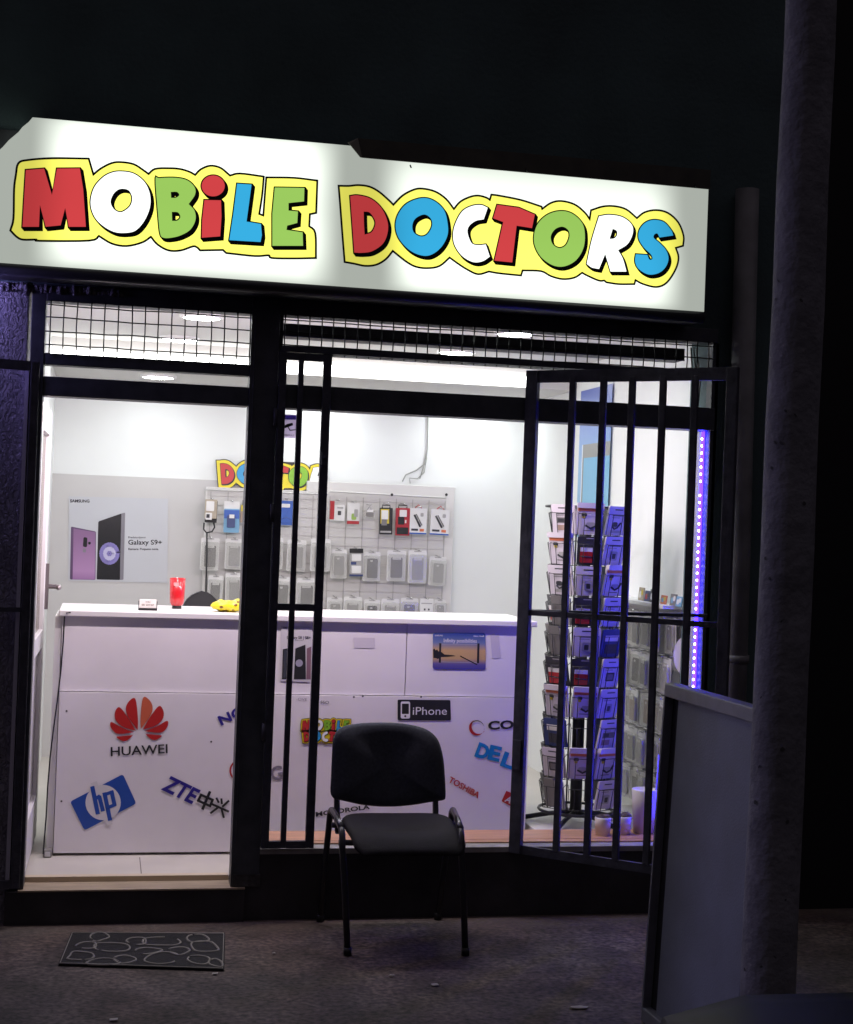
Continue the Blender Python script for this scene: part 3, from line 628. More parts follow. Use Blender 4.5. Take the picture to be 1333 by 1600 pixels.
decal('bubble_lettering', FM, mini, 'small colourful bubble lettering on two lines')

SHADE = mat('painted_shade', (.62, .58, .64), .5)  # lilac grey quads paint shade onto the upper panel
decal('painted_shade', [SHADE], lambda m: m.poly([P([z4(566, 176), z4(655, 178), z4(653, 222), z4(570, 220)], LY+.011)]), 'faint greyish patch of painted shade')
decal('painted_shade', [SHADE], lambda m: m.poly([P([z4(1136, 166), z4(1172, 168), z4(1180, 262), z4(1144, 264)], LY+.011)]), 'faint narrow patch of painted shade beside the sunset poster')
# posters on the counter
def film_mat(name, col):
    m = bpy.data.materials.new(name); m.use_nodes = True; nt = m.node_tree; nt.nodes.clear(); o = nt.nodes.new('ShaderNodeOutputMaterial')
    d = nt.nodes.new('ShaderNodeBsdfDiffuse'); t = nt.nodes.new('ShaderNodeBsdfTranslucent'); x = nt.nodes.new('ShaderNodeMixShader'); x.inputs[0].default_value = .75
    d.inputs[0].default_value = (*col, 1); t.inputs[0].default_value = (*col, 1)
    nt.links.new(d.outputs[0], x.inputs[1]); nt.links.new(t.outputs[0], x.inputs[2]); nt.links.new(x.outputs[0], o.inputs[0]); return m
def grad_mat(name, stops, axis=2, rough=.35):
    m = bpy.data.materials.new(name); m.use_nodes = True; nt = m.node_tree; b = nt.nodes['Principled BSDF']; b.inputs['Roughness'].default_value = rough
    tc = nt.nodes.new('ShaderNodeTexCoord'); s = nt.nodes.new('ShaderNodeSeparateXYZ'); nt.links.new(tc.outputs['Generated'], s.inputs[0])
    r = nt.nodes.new('ShaderNodeValToRGB'); nt.links.new(s.outputs[axis], r.inputs[0]); e = r.color_ramp.elements
    while len(e) < len(stops): e.new(.5)
    for q, (p, c) in zip(e, stops): q.position = p; q.color = (*c, 1)
    nt.links.new(r.outputs[0], b.inputs['Base Color']); return m
PY = CY-.003
q = quad_rr([z4(897, 157), z4(1116, 158), z4(1117, 310), z4(896, 308)], .07)
m = MB(); m.poly([[at(p.x, p.y, Y=PY) for p in q]], 0)
isl = [z4(898, 226), z4(904, 222), z4(908, 230), z4(915, 226), z4(920, 234), z4(935, 238), z4(945, 247), z4(980, 250), z4(992, 253), z4(960, 257), z4(930, 258), z4(918, 266), z4(908, 262), z4(899, 262)]
m.poly([P(isl, PY-.0004)], 1)
for a_, b_, wd in (((928, 203), (926, 278), 3.2), ((1087, 204), (1085, 280), 3.4), ((1012, 254), (1080, 289), 1.6)):
    for qd in stroke2([z4(*a_), z4(*b_)], wd): m.poly([P([(p.x, p.y) for p in qd], PY-.0006)], 1)
for a_, b_ in (((930, 204), (1086, 205)), ((928, 278), (1085, 281))):
    for qd in stroke2([z4(*a_), z4(*b_)], .9): m.poly([P([(p.x, p.y) for p in qd], PY-.0005)], 3)
ptext(m, 'Infinity possibilities', z4(942, 196), z4(1080, 198), 6, PY-.0006, 2, .015)
ptext(m, 'SAMSUNG', z4(905, 171), z4(938, 171), 2.2, PY-.0006, 2, .02); ptext(m, 'Galaxy Note8', z4(1066, 173), z4(1110, 174), 2.4, PY-.0006, 2, .02)
tag(m.build('counter_poster', [grad_mat('sunset_print', [(0, (.06, .05, .30)), (.14, (.12, .10, .32)), (.30, (.55, .36, .16)), (.52, (.62, .40, .18)), (.72, (.16, .22, .42)), (1, (.02, .05, .28))]), SATIN, mat('poster_white', (.75, .75, .8), .4), mat('poster_grey_line', (.4, .4, .45), .4)]),
    'small sunset poster of a phone with rounded corners on the counter front', 'poster')
m = MB(); m.poly([P([z4(265, 128), z4(392, 131), z4(388, 362), z4(262, 358)], PY)], 0)
ptext(m, 'SAMSUNG', z4(272, 138), z4(304, 139), 2.2, PY-.0006, 1, .02); ptext(m, 'Galaxy S8 | S8+', z4(288, 182), z4(388, 183), 4.6, PY-.0006, 1, .02); ptext(m, 'oslobodi svoj telefon', z4(322, 190), z4(356, 191), 1.8, PY-.0006, 1)
for l, i in (([(272, 225), (298, 220), (299, 350), (268, 350)], 1), ([(324, 222), (366, 206), (368, 350), (318, 350)], 1), ([(372, 222), (390, 214), (388, 350), (370, 350)], 2), ([(277, 230), (294, 226), (294, 345), (273, 345)], 3)):
    m.poly([P([z4(*p) for p in l], PY-.0008-.0004*(i == 3))], i)
m.disc(at(*z4(340, 283), Y=PY-.0013), .016, (0, -1, 0), 4)
tag(m.build('counter_poster', [mat('poster_pale', (.60, .58, .60), .4), SATIN, mat('phone_mauve', (.22, .12, .16), .3), mat('phone_glass', (.05, .055, .07), .2), mat('phone_flower', (.35, .33, .42), .4)]),
    'pale poster of dark phones on the counter behind the grille bars', 'poster')

# ================================================================== THINGS ON AND ROUND THE COUNTER
CT = 1.178
# red tumbler shaped speaker
b = at(276, 951, Z=CT); ry = b.y if CY-.02 < b.y < CY+.4 else CY+.15; b = Vector((at(276, 951, Y=ry).x, ry, CT)); sc = (at(288, 930, Y=ry)-at(264, 930, Y=ry)).length/2
hgt = at(276, 903, Y=ry).z-CT
t = thing('cup', 'red cylindrical cup with a black foot on the counter', 'cup', b)
m = MB(); m.lathe([(.0001, .012), (sc*.72, .014), (sc*.92, .026), (sc*.97, .05), (sc*1.04, hgt), (sc*.93, hgt), (sc*.88, hgt-.01), (.0001, hgt-.012)], b, 32, 0); m.build('body', mat('red_plastic', (.50, .012, .018), .25, coat=.5), t)
m = MB(); m.lathe([(.0001, 0), (sc*.62, 0), (sc*.62, .0125), (.0001, .0125)], b, 24); m.build('foot', BLACK, t)
m = MB(); m.poly([[at(p.x, p.y, Y=ry-sc*1.02) for p in quad_rr([(271, 910), (280, 910), (279, 916), (272, 916)], .3)]]); m.build('badge', mat('badge_pink', (.8, .3, .3), .4), t)
# card holder
a_ = at(217, 948, Y=CY+.1); b_ = at(245, 949, Y=CY+.1); 
t = thing('card_holder', 'small stand of white printed cards on the counter beside the red cup', 'card holder', (a_.x, CY+.1, CT))
m = MB(); m.box(a_.x, b_.x, CY+.095, CY+.13, CT, CT+.010); m.box(a_.x-.002, a_.x, CY+.097, CY+.13, CT, CT+.04); m.box(b_.x, b_.x+.002, CY+.097, CY+.13, CT, CT+.04); m.build('tray', BLACK, t)
m = MB(); m.box(a_.x+.002, b_.x-.002, CY+.10, CY+.128, CT+.0105, CT+.047, 0); text(m, 'MOBILE', (a_.x+.028, CY+.0993, CT+.034), (b_.x-.028, CY+.0993, CT+.034), .006, 1); text(m, '051 234 567', (a_.x+.012, CY+.0993, CT+.021), (b_.x-.012, CY+.0993, CT+.021), .007, 1, .02)
m.build('cards', [mat('card_paper', (.72, .68, .64), .6), mat('card_ink', (.12, .06, .04), .6)], t)
# yellow snack bag
c = at(360, 945, Y=CY+.12)
bm_ = MB(); N, K = 18, 10; L0, W0 = .085, .03
vs = []
for i in range(N+1):
    u = -1+2*i/N
    for k in range(K):
        a2 = 2*math.pi*k/K; pr = (1-u*u)**.45*.9+.1
        vs.append((c.x+u*L0, CY+.14+math.cos(a2)*.05*pr*(1+.10*math.sin(6*u+k)), CT+.026+math.sin(a2)*(.026*pr)*(1+.18*math.sin(5*u+2*k)+.12*math.sin(13*u+k))+.012*max(0, u)*(1 if math.sin(a2) > 0 else 0)))
bm_.add(vs, [(i*K+k, i*K+(k+1) % K, (i+1)*K+(k+1) % K, (i+1)*K+k) for i in range(N) for k in range(K)], 0, True)
def bag_mat():
    m = mat('yellow_foil', (.72, .60, .02), .3); nt = m.node_tree; tc = nt.nodes.new('ShaderNodeTexCoord'); v = nt.nodes.new('ShaderNodeTexVoronoi'); v.inputs['Scale'].default_value = 34
    nt.links.new(tc.outputs['Object'], v.inputs['Vector']); r = nt.nodes.new('ShaderNodeValToRGB'); e = r.color_ramp.elements
    e[0].position = .22; e[0].color = (.16, .07, .01, 1); e[1].position = .34; e[1].color = (.74, .62, .02, 1)
    nt.links.new(v.outputs['Distance'], r.inputs[0]); nt.links.new(r.outputs[0], nt.nodes['Principled BSDF'].inputs['Base Color']); return m
tag(bm_.build('snack_bag', bag_mat()), 'crumpled yellow snack bag lying on the counter beside the door post', 'bag')
# office chair behind the counter: only the top of its back shows
c = at(315, 950, Y=1.35)
t = thing('office_chair', 'rounded black top of an office chair behind the counter', 'chair', (c.x, 1.35, FZ))
m = MB(); m.prism([Vector((c.x+.115*math.cos(a2)*(1 if abs(math.cos(a2)) < .98 else 1), 1.33, .93+.30*(max(0, math.sin(a2))**.55 if math.sin(a2) > 0 else -.9*abs(math.sin(a2))))) for a2 in [i*math.pi/14 for i in range(28)]], (0, .05, 0)); m.build('backrest', mat('office_mesh', (.02, .02, .022), .7), t, bevel=.012)
m = MB(); m.box(c.x-.2, c.x+.2, 1.05, 1.32, .60, .66); m.build('seat', mat('office_mesh', (.02, .02, .022), .7), t, bevel=.02)
m = MB(); m.tube([(c.x, 1.35, .60), (c.x, 1.35, FZ+.08)], .025)
for k in range(5): m.tube([(c.x, 1.35, FZ+.09), (c.x+.28*math.cos(k*1.257), 1.35+.28*math.sin(k*1.257), FZ+.03)], .018, 6)
m.build('base', BLACK, t)
# black cable down the counter's end, socket on the floor
p0, p1 = at(101, 958, Y=CY-.012), at(68, 1322, Y=CY-.06)
m = MB(); m.tube([at(110, 957, Y=CY-.034), p0]+[p0.lerp(p1, k/8)+Vector((.006*math.sin(k*.9), 0, 0)) for k in range(1, 8)]+[Vector((p1.x, CY-.06, FZ+.02))], .0032, 6)
tag(m.build('black_cable', BLACK), 'thin black cable hanging down the left end of the counter', 'cable')
c = at(74, 1337, Z=FZ+.005)
t = thing('floor_socket', 'small grey socket box on the floor at the counter corner', 'socket', (c.x, c.y, FZ))
m = MB(); m.box(c.x-.018, c.x+.018, c.y-.02, c.y+.03, FZ, FZ+.032); m.build('housing', mat('socket_grey', (.22, .21, .2), .4), t, bevel=.004)
m = MB(); m.box(c.x-.010, c.x+.012, c.y-.0225, c.y-.0205, FZ+.006, FZ+.026); m.build('cover_plate', mat('socket_plate', (.6, .6, .6), .3), t)

# ================================================================== BACK WALL: poster, small sign, cable, display board
WY = BY-.016
z1 = lambda x, y: (x/3.3325, 600+y/3.3325)
m = MB(); m.poly([P([z1(358, 585), z1(875, 597), z1(872, 1035), z1(355, 1025)], WY)], 0)
m.poly([[at(p.x, p.y, Y=WY-.001) for p in quad_rr([z1(370, 742), z1(500, 768), z1(497, 1020), z1(364, 1018)], .05)]], 1)
m.poly([P([z1(383, 752), z1(496, 772), z1(494, 1018), z1(378, 1018)], WY-.0015)], 5)
m.poly([[at(p.x, p.y, Y=WY-.0022) for p in quad_rr([z1(435, 797), z1(455, 800), z1(453, 850), z1(432, 848)], .4)]], 2); m.poly([[at(p.x, p.y, Y=WY-.0022) for p in quad_rr([z1(433, 855), z1(448, 857), z1(447, 878), z1(431, 876)], .3)]], 6)
m.disc(at(*z1(466, 829), Y=WY-.0022), .008, (0, -1, 0), 2)
m.poly([[at(p.x, p.y, Y=WY-.001) for p in quad_rr([z1(512, 715), z1(652, 668), z1(643, 1020), z1(503, 1018)], .05)]], 6)
m.poly([[at(p.x, p.y, Y=WY-.0016) for p in quad_rr([z1(512, 716), z1(632, 674), z1(624, 1020), z1(504, 1018)], .04)]], 2)
fcx, fcy = z1(570, 883)
for k in range(22):
    a2 = k*2*math.pi/22; m.disc(at(fcx+10.5*math.cos(a2), fcy+12.2*math.sin(a2), Y=WY-.0022-.0003*(k % 3)), .021, (0, -1, 0), 3, 8)
for k in range(14):
    a2 = k*2*math.pi/14; m.disc(at(fcx+6.2*math.cos(a2), fcy+7.2*math.sin(a2), Y=WY-.0034-.0003*(k % 3)), .015, (0, -1, 0), 4, 7)
m.disc(at(fcx, fcy, Y=WY-.0048), .014, (0, -1, 0), 2)
for k in range(6): m.disc(at(fcx+2.5*math.cos(k*1.05), fcy+2.5*math.sin(k*1.05), Y=WY-.0052-.0002*k), .008, (0, -1, 0), 3, 6)
ptext(m, 'SAMSUNG', z1(365, 616), z1(466, 617), 4.6, WY-.001, 2, .03)
ptext(m, 'Galaxy S9+', z1(668, 836), z1(843, 836), 7.6, WY-.001, 2, .012); ptext(m, 'Predstavljamo', z1(668, 803), z1(758, 803), 3, WY-.001, 2); ptext(m, 'Kamera. Potpuno nova.', z1(668, 864), z1(826, 864), 3.2, WY-.001, 2, .02)
tag(m.build('phone_poster', [mat('poster_paper', (.50, .51, .545), .5), mat('phone_edge_purple', (.10, .05, .13), .3), mat('phone_black', (.010, .011, .014), .25), mat('flower_violet', (.20, .17, .44), .4), mat('flower_pale', (.48, .46, .66), .4), grad_mat('phone_lilac', [(0, (.28, .13, .32)), (.12, (.40, .22, .42)), (.5, (.24, .12, .26)), (1, (.16, .08, .18))]), mat('phone_silver_edge', (.20, .19, .22), .3)]),
    'large poster of a lilac phone and a black phone on the back wall', 'poster')
# DOCTOR in small bubble letters
SYW = BY-.032; a_ = at(338, 717, Y=SYW); b_ = at(338, 760, Y=SYW)
wD = max(p.x for p in LBACK['D'])-min(p.x for p in LBACK['D']); sc = (at(541.5, 740, Y=SYW)-at(338, 740, Y=SYW)).x/wD
LBACK['DR'] = [p for p in LBACK['D'] if p.x < min(q.x for q in LBACK['D'])+wD*.855]
m = MB()
def put_core(p, y): return Vector((a_.x+(p.x-min(q.x for q in LBACK['D']))*sc, y, a_.z+(p.y-max(q.y for q in LBACK['D']))*sc))
m.prism([put_core(p, SYW) for p in offset_loop(LBACK['DR'], .005)], (0, .015, 0), FI['black'])
small_lettering(m, ['DR'], {'DR': (a_.x, a_.z)}, sc, SYW-.001, FI)
tag(m.build('bubble_sign', FM), 'small colourful bubble letter sign fixed on the back wall above the display board', 'sign')
# cables on the back wall
cy_ = BY-.008; z2 = lambda x, y: (300+x/3.174, 690+y/3.174)
m = MB()
m.tube([at(669, 640, Y=cy_), at(668, 700, Y=cy_), at(665, 724, Y=cy_), at(650, 735, Y=cy_), at(634, 742, Y=cy_), at(629, 752, Y=cy_-.03)], .004, 6)
m.tube([at(669, 640, Y=cy_), at(668, 700, Y=cy_), at(660, 735, Y=cy_), at(656, 748, Y=cy_)], .003, 6)
m.tube([at(667, 715, Y=cy_), at(663, 738, Y=cy_), at(652, 748, Y=cy_), at(640, 747, Y=cy_), at(641, 755, Y=cy_-.02)], .003, 6)
tag(m.build('wall_cable', mat('pale_grey_cable', (.34, .35, .33), .6)), 'pale grey cables running down the back wall to the display board', 'cable')
DY = 3.12
brd = thing('display_board', 'white slotted display board hung with phone accessories on the back wall', 'display board', (1.3, DY, .9))
bl, br_, bt = at(322, 765, Y=DY).x, at(712, 762, Y=DY).x, at(712, 761, Y=DY).z
m = MB(); m.box(at(480, 760, Y=DY).x, br_, DY+.012, DY+.05, .55, bt); m.box(bl, at(480, 760, Y=DY).x, DY+.012, DY+.04, .55, at(330, 764, Y=DY).z+.012); m.build('panel', mat('board_white', (.66, .645, .63), .55), brd, bevel=.003)
m = MB(); xs = at(697, 775, Y=DY).x; zr0 = at(697, 775, Y=DY).z
for k in range(21):
    z = .62+k*.055
    if z < at(697, 775, Y=DY).z: m.box(bl+.01, xs, DY+.006, DY+.012, z, z+.049)
for k in range(15):
    x = bl+.03+k*.103
    if x < xs: m.box(x-.0016, x+.0016, DY+.0035, DY+.0058, .62, zr0-.03, 1)
m.build('slat_panel', [mat('slat_white', (.58, .565, .55), .5), mat('grid_line', (.34, .33, .32), .5)], brd)
m = MB(); zr = at(697, 775, Y=DY).z
m.tube([(bl, DY-.004, zr-.02), (at(512, 768, Y=DY).x, DY-.004, zr-.02)], .005, 6); m.tube([(at(515, 768, Y=DY).x, DY-.004, zr), (xs, DY-.004, zr-.012)], .005, 6)
for px in (612, 697): p = at(px, 773, Y=DY); m.disc((p.x, DY-.010, p.z), .009, (0, -1, 0), 1, 10)
m.build('rail', [mat('rail_white', (.62, .61, .6), .4), BLACK], brd)
# packages
CLR = {'card': mat('pack_card', (.70, .695, .69), .5), 'grey': mat('case_grey', (.17, .165, .16), .35), 'lgrey': mat('case_pale', (.36, .355, .35), .4), 'dark': mat('case_dark', (.035, .036, .042), .4), 'black': SATIN,
       'red': mat('pack_red', (.40, .02, .025), .4), 'blue': mat('pack_blue', (.025, .10, .42), .4), 'sky': mat('pack_sky', (.16, .36, .55), .4), 'white': mat('pack_white', (.72, .715, .71), .45), 'yellow': mat('pack_yellow', (.58, .46, .03), .4),
       'green': mat('pack_green', (.30, .46, .10), .4), 'rackwhite': mat('rack_card_white', (.62, .58, .64), .45), 'orange': mat('pack_orange', (.62, .17, .07), .4), 'beige': mat('pack_beige', (.42, .36, .28), .5), 'clear': BLISTER, 'tan': mat('pack_tan', (.34, .24, .19), .5), 'navy': mat('pack_navy', (.03, .05, .16), .4)}
CK = list(CLR); CM = [CLR[k] for k in CK]
class Pk:
    """a package in its own frame: u across 0..1, v up 0..1, layers towards the viewer"""
    def __init__(s, o, U, V, Nn): s.o, s.U, s.V, s.N = Vector(o), Vector(U), Vector(V), Vector(Nn).normalized(); s.mb = MB()
    def pt(s, u, v, d): return s.o+s.U*u+s.V*v+s.N*d
    def slab(s, u0, v0, u1, v1, d0, d1, c, r=.0):
        uw, vh = s.U.length, s.V.length; rr = r*uw
        if r:
            l = quad_rr([(u0*uw, v1*vh), (u1*uw, v1*vh), (u1*uw, v0*vh), (u0*uw, v0*vh)], r, 3); lp = [s.pt(p.x/uw, p.y/vh, d0) for p in l]
        else: lp = [s.pt(u0, v1, d0), s.pt(u1, v1, d0), s.pt(u1, v0, d0), s.pt(u0, v0, d0)]
        s.mb.prism(lp, s.N*(d1-d0), CK.index(c)); return s
    def line(s, pts, wd, d, c): s.mb.tube([s.pt(u, v, d) for u, v in pts], wd, 5, CK.index(c)); return s
    def done(s, name, label, cat, group, org=None): return tag(s.mb.build(name, CM, origin=org or s.pt(.5, 1, 0)), label, cat, group)
def case_pack(p, inner='lgrey', tag_=True, slim=.12):
    j = random.uniform(-.03, .03)
    p.slab(0, 0, 1, 1, 0, .002, 'card', .10); p.slab(.30, .955, .70, .985, .002, .0026, 'lgrey')
    p.slab(.14+j, .08, .88+j, .80, .004, .014, 'white', .18); p.slab(.20+j, .105, .82+j, .775, .014, .0155, inner, .16)
    if tag_: p.slab(.28, .70, .72, .80, .0165, .018, 'white'); p.slab(.34, .735, .60, .745, .018, .0184, 'lgrey')
    else: p.slab(.38+j, .66, .52+j, .72, .0165, .0175, 'white', .3)
    p.slab(.02, .02, .98, .88, .019, .0205, 'clear', .12)
    return p
def zrect(r, Y, f_=z2):
    a_, b_, c_, d_ = (at(*f_(r[0], r[1]), Y=Y), at(*f_(r[2], r[1]), Y=Y), at(*f_(r[0], r[3]), Y=Y), 0)
    tw = random.uniform(-.03, .03)
    return Vector((c_.x, Y, c_.z)), Vector((b_.x-a_.x, random.uniform(-.01, .01), tw*(b_.x-a_.x))), Vector((-tw*(a_.z-c_.z), 0, a_.z-c_.z))
hooks = MB()
def hook(p, U, V):
    q = Vector(p)+Vector(U)*.5+Vector(V)*.97
    hooks.tube([(q.x, DY+.006, q.z+.012), (q.x, q.y-.05, q.z+.004), (q.x, q.y-.06, q.z+.012)], .0028, 5)
HY = 3.05
LOOK = [  # rectangle measured on the photograph, kind, label
 ((58, 285, 130, 400), 'charger', 'beige and black boxed charger leftmost on the top row of the display board'),
 ((155, 295, 232, 450), 'bluecase', 'blue phone case pack with a white header, second on the top row'),
 ((238, 290, 300, 400), 'yellow', 'brown and yellow accessory pack beside the door post on the top row'),
 ((420, 286, 508, 415), 'pouch', 'bright blue pouch hanging right of the door post on the top row'),
 ((680, 293, 757, 390), 'redwhite', 'red and white boxed earphones right of the grille bar on the top row'),
 ((768, 303, 828, 408), 'stick', 'white and green memory stick pack with a red foot'),
 ((848, 318, 906, 376), 'adapter', 'small clear bag with a grey adapter on the top row'),
 ((928, 310, 990, 460), 'blackyellow', 'black and yellow charger blister with a hanging loop'),
 ((1007, 310, 1076, 465), 'redblack', 'red and black charger blister with a hanging loop'),
 ((1076, 325, 1160, 457), 'cable', 'white cable box with black diagonal print, left one of the two'),
 ((1178, 330, 1270, 460), 'cable', 'white cable box with black diagonal print, right end of the top row'),
 ((38, 475, 130, 637), 'grey', 'clear pack with a grey phone case leftmost on the middle row'),
 ((160, 480, 250, 632), 'pale', 'clear pack with a pale phone case left of the door post on the middle row'),
 ((372, 475, 448, 630), 'pale', 'pale phone case pack just right of the door post on the middle row'),
 ((466, 485, 560, 642), 'pale', 'pale phone case pack crossed by the thin grille bar on the middle row'),
 ((584, 480, 682, 642), 'pale', 'pale phone case pack behind the thick grille bar on the middle row'),
 ((684, 535, 765, 678), 'pale', 'pale phone case pack left of the black headed pack'),
 ((780, 530, 846, 668), 'header', 'grey pack with a black header on the middle row'),
 ((844, 545, 930, 690), 'grey', 'dark grey phone case pack right of the black headed pack'),
 ((963, 538, 1056, 690), 'grey', 'dark grey phone case pack in the middle of the right half of the board'),
 ((1069, 538, 1160, 702), 'pale', 'pale phone case pack second from the right on the middle row'),
 ((1170, 568, 1256, 713), 'pale', 'pale phone case pack at the right end of the middle row'),
 ((72, 662, 148, 818), 'grey', 'grey phone case pack leftmost on the bottom row above the office chair'),
 ((163, 652, 246, 802), 'pale', 'pale phone case pack on the bottom row over the yellow bag'),
 ((392, 668, 486, 838), 'grey', 'grey phone case pack right of the door post on the bottom row'),
 ((514, 676, 612, 838), 'grey', 'grey phone case pack between the two grille bars on the bottom row'),
 ((664, 772, 742, 905), 'pale', 'pale phone case pack right of the thick grille bar on the bottom row'),
 ((748, 768, 838, 905), 'pale', 'pale phone case pack left of the black case on the bottom row'),
 ((848, 782, 926, 915), 'black', 'pack with a black phone case on the bottom row'),
 ((934, 778, 1022, 915), 'pale', 'pale phone case pack right of the black case on the bottom row'),
 ((1028, 774, 1116, 915), 'grey', 'dark grey phone case pack on the bottom row near the board end'),
 ((1124, 778, 1192, 905), 'plug', 'white box with a plug picture on the bottom row'),
 ((1198, 783, 1256, 905), 'pale', 'narrow pale pack at the right end of the bottom row'),
]
for r, kind, label in LOOK:
    o, U, V = zrect(r, HY+random.uniform(-.012, .012)); p = Pk(o, U, V, (0, -1, 0)); nm, cat = 'accessory_pack', 'package'
    if kind in ('grey', 'pale', 'black'):
        nm = 'phone_case_pack'; case_pack(p, {'grey': 'grey', 'pale': 'lgrey', 'black': 'dark'}[kind], random.random() < .55); hook(o, U, V)
        if random.random() < .45: q = Pk(o+Vector((.012, .02, -.012)), U, V, (0, -1, 0)); q.slab(0, 0, 1, 1, 0, .002, 'card', .1); p.mb.v += []; 
    elif kind == 'charger': p.slab(.06, 0, .86, .95, 0, .035, 'black', .06); p.slab(.0, .18, .82, 1, .035, .05, 'beige', .06); p.slab(.08, .5, .62, .92, .05, .056, 'white', .1); p.slab(.06, .12, .5, .42, .05, .058, 'white', .1); p.slab(.12, .2, .34, .36, .058, .060, 'dark'); hook(o, U, V)
    elif kind == 'bluecase': p.slab(0, 0, 1, .76, 0, .012, 'sky', .08); p.slab(.02, .45, .98, .72, .012, .014, 'blue', .05); p.slab(0, .70, 1, 1, 0, .004, 'white', .1); p.slab(.2, .16, .72, .55, .014, .022, 'navy', .12); p.slab(.34, .46, .66, .58, .022, .023, 'white'); hook(o, U, V)
    elif kind == 'yellow': p.slab(0, 0, 1, .7, 0, .02, 'tan', .06); p.slab(0, .5, 1, .78, .0, .022, 'yellow'); p.slab(.1, .78, .9, 1, 0, .006, 'dark'); hook(o, U, V)
    elif kind == 'pouch':
        p.slab(0, .02, .96, .96, 0, .012, 'blue', .10); p.slab(.2, .7, .7, .84, .012, .014, 'white', .2); p.slab(.08, .12, .9, .55, .012, .018, 'blue', .3); p.line([(.1, .2), (.5, .33), (.9, .2)], .003, .016, 'navy'); hook(o, U, V)
    elif kind == 'redwhite': p.slab(0, .0, .95, .80, 0, .03, 'white', .06); p.slab(0, .05, .26, .99, .004, .034, 'red', .1); p.slab(.5, .28, .72, .5, .03, .0312, 'dark', .2); p.slab(.45, .62, .85, .7, .03, .0312, 'lgrey'); hook(o, U, V)
    elif kind == 'stick': p.slab(0, 0, 1, 1, 0, .004, 'card', .08); p.slab(0, 0, 1, .15, .004, .006, 'red'); p.slab(.35, .2, .75, .5, .004, .008, 'green', .3); p.slab(.2, .5, .6, .85, .004, .009, 'white', .2); p.slab(.55, .35, .85, .7, .006, .012, 'lgrey', .2); hook(o, U, V)
    elif kind == 'adapter': p.slab(.05, .0, .95, .62, 0, .012, 'clear', .3); p.slab(.2, .08, .85, .45, .013, .02, 'grey', .3); p.slab(.3, .5, .8, .66, .01, .02, 'white', .2); p.line([(.3, .6), (.5, 1), (.7, .6)], .0025, .008, 'lgrey'); hook(o, U, V)
    elif kind == 'blackyellow': p.slab(0, 0, 1, .88, 0, .018, 'black', .05); p.slab(.05, .36, .72, .84, .018, .02, 'yellow'); p.slab(.1, .5, .62, .80, .02, .03, 'white', .1); p.slab(.12, .3, .55, .5, .018, .021, 'grey'); p.line([(.2, .88), (.2, .97), (.8, .97), (.8, .88)], .004, .008, 'black'); p.slab(.05, .06, .9, .12, .018, .0185, 'lgrey'); hook(o, U, V)
    elif kind == 'redblack': p.slab(0, 0, 1, .88, 0, .018, 'red', .05); p.slab(.08, .04, .9, .26, .018, .0195, 'black'); p.slab(.15, .35, .6, .6, .018, .0195, 'black'); p.slab(.25, .6, .75, .82, .018, .03, 'white', .1); p.slab(.65, .40, .75, .5, .018, .0196, 'white'); p.line([(.2, .88), (.2, .97), (.8, .97), (.8, .88)], .004, .008, 'black'); hook(o, U, V)
    elif kind == 'cable':
        p.slab(0, .03, 1, .97, 0, .014, 'white', .02); p.slab(0, 0, 1, .05, 0, .016, 'blue'); p.line([(.25, .72), (.62, .28)], .007, .0148, 'dark'); p.line([(.36, .75), (.72, .33)], .004, .0148, 'grey'); p.slab(.62, .66, .80, .8, .014, .015, 'lgrey', .3); p.slab(.1, .12, .5, .2, .014, .015, 'dark'); p.slab(.6, .1, .85, .2, .014, .015, 'orange'); p.line([(.3, .97), (.5, 1.1), (.7, .97)], .003, .006, 'red'); hook(o, U, V)
    elif kind == 'header': p.slab(0, 0, 1, .9, 0, .008, 'lgrey', .03); p.slab(0, .84, 1, 1, 0, .012, 'black', .04); p.slab(0, 0, 1, .07, .008, .010, 'navy'); p.slab(.1, .42, .5, .52, .008, .009, 'navy'); p.slab(.15, .12, .85, .38, .008, .012, 'white', .1); p.slab(.15, .56, .85, .80, .008, .012, 'white', .1); hook(o, U, V)
    elif kind == 'plug': p.slab(0, 0, 1, 1, 0, .02, 'white', .05); p.slab(.3, .55, .42, .62, .02, .021, 'dark'); p.slab(.6, .55, .72, .62, .02, .021, 'dark'); p.slab(.1, .8, .9, .84, .02, .021, 'lgrey'); hook(o, U, V)
    p.done(nm, label, cat, 'packages on the back wall display board')
hooks.build('hooks', CHROME, brd)
m = MB(); pts = [z2(60, 402), z2(58, 435), z2(72, 452), z2(100, 446), z2(112, 425), z2(108, 402)]
m.tube([at(*p, Y=HY-.03) for p in pts], .005, 6); m.tube([at(*z2(74, 452), Y=HY-.03), at(*z2(74, 560), Y=HY-.04), at(*z2(70, 700), Y=HY-.05), at(*z2(68, 800), Y=HY-.05)], .005, 6)
tag(m.build('charger_cable', BLACK), 'black cable looping down from the boxed charger on the display board', 'cable')

